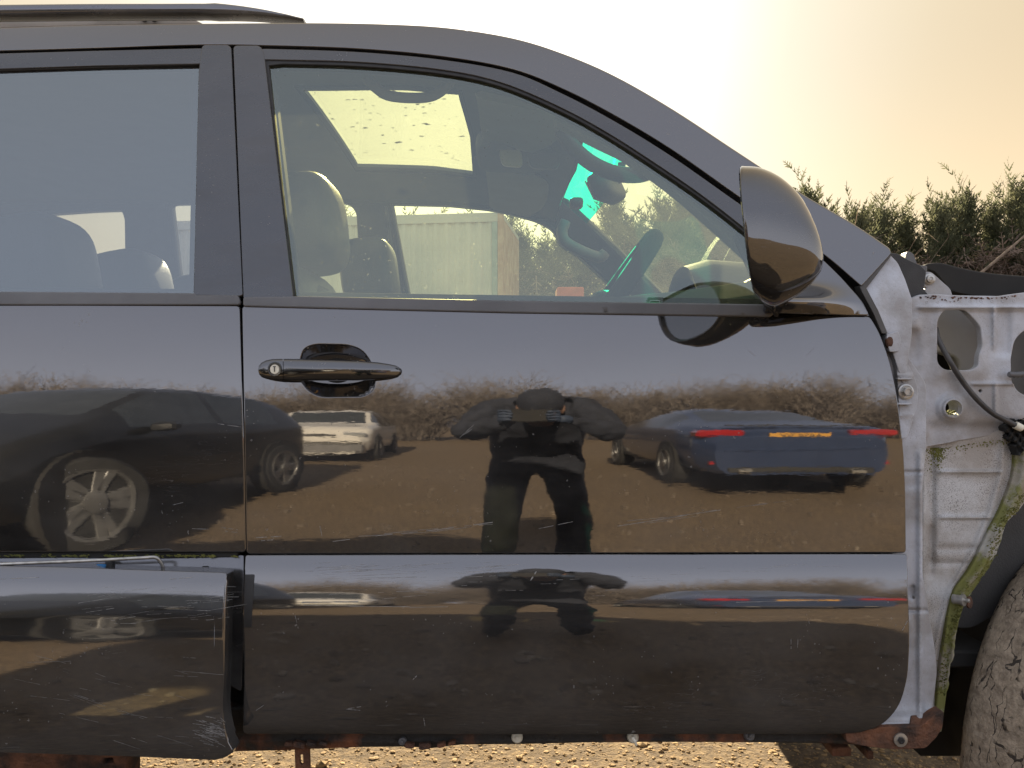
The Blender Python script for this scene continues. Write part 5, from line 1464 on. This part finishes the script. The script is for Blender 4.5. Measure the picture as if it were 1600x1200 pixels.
head = sellip('head', hd, (.076, .095, .112), skin_m, per, .9, .95, 26, 18, tl)
sellip('jaw', hd + tl @ Vector((0, .028, -.07)), (.055, .062, .05), skin_m, head, .9, .9, 16, 10, tl)
sellip('nose', hd + tl @ Vector((0, .10, -.015)), (.014, .02, .026), skin_m, head, 1, 1, 10, 8, tl)
for s in (-1, 1):
    sellip('ear', hd + tl @ Vector((s * .078, -.005, -.005)), (.012, .022, .032), skin_m, head, 1, 1, 10, 8, tl)
    sellip('eye', hd + tl @ Vector((s * .031, .083, .012)), (.013, .011, .009), M['dark'], head, 1, 1, 10, 8, tl)
sellip('mouth', hd + tl @ Vector((0, .088, -.062)), (.024, .008, .006), mat('lips', (.30, .12, .10), .5), head, 1, 1, 10, 6, tl)
sellip('woollen_hat', hd + tl @ Vector((0, -.004, .038)), (.086, .106, .088), cloth, per, .9, .95, 24, 14, tl)
# phone: its lens is the camera, so it stands just behind the camera's position
ph = root('phone', (.055, -D - .022, ZC), 'black phone held sideways in both gloved hands', 'phone')
box('case', (.055, -D - .022, ZC), (.160, .009, .076), M['void'], ph, .004)
box('screen', (.055, -D - .0272, ZC), (.150, .001, .068), mat('phone_screen', (.03, .035, .04), .1), ph, .0003)
glove = mat('blue_gloves', (.028, .042, .075), .7, var=.2)
for s in (-1, 1):
    hx = .055 + s * .088
    w0 = Vector((px_ + s * .105, -1.385, 1.015))
    pm = Vector((hx + s * .012, -1.345, 1.018))
    hj = {'wrist': (tuple(w0), .027), 'palm': (tuple(pm), (.022, .030))}
    hb = [('wrist', 'palm')]
    hand = skin_body('glove', hj, hb, glove, per, 2)
    for k in range(4):      # fingers wrap the front of the case
        zf = ZC + .026 - k * .017
        L = (.9, 1.0, .96, .78)[k]
        fj = {'k': (tuple(pm + Vector((-s * .002, .008, .022 - k * .014))), .0095), 'm': ((hx + s * .012, -1.322 + .004, zf), .0092), 't': ((hx - s * .012 * L, -1.309, zf - .001), .0085), 'e': ((hx - s * .034 * L, -1.3105, zf - .003), .0075)}
        skin_body('finger', fj, [('k', 'm'), ('m', 't'), ('t', 'e')], glove, hand, 2).matrix_parent_inverse = Matrix.Identity(4)
    tj = {'k': (tuple(pm + Vector((0, 0, -.018))), .011), 'm': ((hx - s * .002, -1.338, ZC - .030), .0105), 'e': ((hx - s * .026, -1.334, ZC - .012), .009)}
    skin_body('thumb', tj, [('k', 'm'), ('m', 'e')], glove, hand, 2).matrix_parent_inverse = Matrix.Identity(4)

# ------------------------------------------------------------------ wear on the doors: hairline scratches and scuffs
scr_m = mat('scratch_pale', (.24, .235, .23), .7, var=.3, vscale=60)
def scratches(name, parent, yf, lines):
    V_, F_ = [], []
    for pts, w in lines:
        pts = spl(pts, 6) if len(pts) > 2 else [tuple(np.array(pts[0]) * (1 - t) + np.array(pts[1]) * t) for t in np.linspace(0, 1, 8)]
        n = len(pts)
        for i in range(n - 1):
            if rnd.random() < .18: continue
            (xa, ya), (xb, yb_) = pts[i], pts[i + 1]
            L = math.hypot(xb - xa, yb_ - ya) + 1e-6
            nx2, ny2 = -(yb_ - ya) / L, (xb - xa) / L
            wa = w * rnd.uniform(.5, 1.2) * .5
            n0 = len(V_)
            for x, y, s in ((xa, ya, -1), (xa, ya, 1), (xb, yb_, 1), (xb, yb_, -1)):
                xx, yy = x + nx2 * wa * s, y + ny2 * wa * s
                V_.append(PV(xx, yy, float(yf(xx, yy)) - .0003))
            F_.append((n0, n0 + 1, n0 + 2, n0 + 3))
    return tag(mk(name, V_, F_, scr_m, parent, False), kind='stuff')
scratches('scratches', front_door, ybody, [
    ([(520, 846), (600, 836), (680, 828), (770, 816)], 1.0), ([(560, 838), (660, 832), (740, 823)], .6), ([(600, 834), (700, 824), (770, 819)], .5), ([(842, 826), (895, 815)], .8), ([(965, 822), (1030, 812), (1120, 797)], .9), ([(980, 814), (1060, 806), (1200, 786)], .5), ([(1010, 818), (1090, 806)], .4),
    ([(500, 822), (503, 838)], .9), ([(1176, 790), (1250, 780)], .4), ([(1170, 548), (1180, 556)], .5), ([(1260, 556), (1272, 544)], .4), ([(718, 684), (740, 664)], .7), ([(724, 680), (738, 670)], .6), ([(400, 840), (440, 838)], .9), ([(408, 845), (430, 843)], .7)])
scratches('scratches', rear_door, ybody, [([(300, 826), (330, 827)], .7), ([(346, 824), (372, 828)], .8), ([(352, 830), (374, 832)], .7), ([(340, 662), (376, 667)], .7), ([(270, 789), (286, 785)], .6)])
ls = []
for i in range(70):
    x = rnd.uniform(470, 760); y = 884 + (x - 470) * -.02 + abs(rnd.gauss(0, 18)); L = rnd.uniform(12, 70)
    ls.append(([(x, y), (x + L, y - L * rnd.uniform(.02, .10))], rnd.uniform(.25, .6)))
for i in range(40):
    x = rnd.uniform(390, 1300); y = rnd.uniform(876, 938); L = rnd.uniform(10, 50)
    ls.append(([(x, y), (x + L, y - L * rnd.uniform(-.02, .06))], rnd.uniform(.2, .4)))
ls += [([(472, 941), (560, 940)], 1.6), ([(474, 946), (640, 948)], .8), ([(640, 949), (700, 948)], .7), ([(461, 961), (466, 982)], .8), ([(540, 1108), (564, 1104)], .9), ([(541, 1108), (563, 1110)], .8), ([(645, 1062), (651, 1056)], 1.), ([(662, 1122), (664, 1134)], .8), ([(400, 1110), (412, 1102)], .8), ([(1262, 966), (1265, 975)], .6), ([(1236, 998), (1236, 1014)], .6), ([(1247, 998), (1246, 1012)], .6), ([(838, 893), (829, 907)], 1.8), ([(1410, 985), (1418, 970)], .9), ([(1150, 941), (1300, 938)], .6)]
scratches('scratches', front_door, yclad, ls)
ls = []
for i in range(46):
    x = rnd.uniform(120, 330); y = rnd.uniform(915, 975); L = rnd.uniform(15, 80)
    ls.append(([(x, y), (x + L * .9, y - L * rnd.uniform(-.06, .16))], rnd.uniform(.2, .5)))
for i in range(60):      # scuffed lower corner
    x = 322 + rnd.gauss(0, 12); y = 1138 + rnd.gauss(0, 12); L = rnd.uniform(10, 30)
    ls.append(([(x, y), (min(352, x + L), y + L * rnd.uniform(.1, .5))], rnd.uniform(.3, .9)))
for i in range(26):
    x = rnd.uniform(10, 290); y = rnd.uniform(1010, 1165); L = rnd.uniform(15, 70)
    ls.append(([(x, y), (x + L, y + L * rnd.uniform(-.05, .5))], rnd.uniform(.2, .45)))
ls += [([(265, 905), (300, 902)], 1.4), ([(0, 905), (60, 902)], 1.2)]
scratches('scratches', bpy.data.objects['loose_cladding'], yloose, ls)
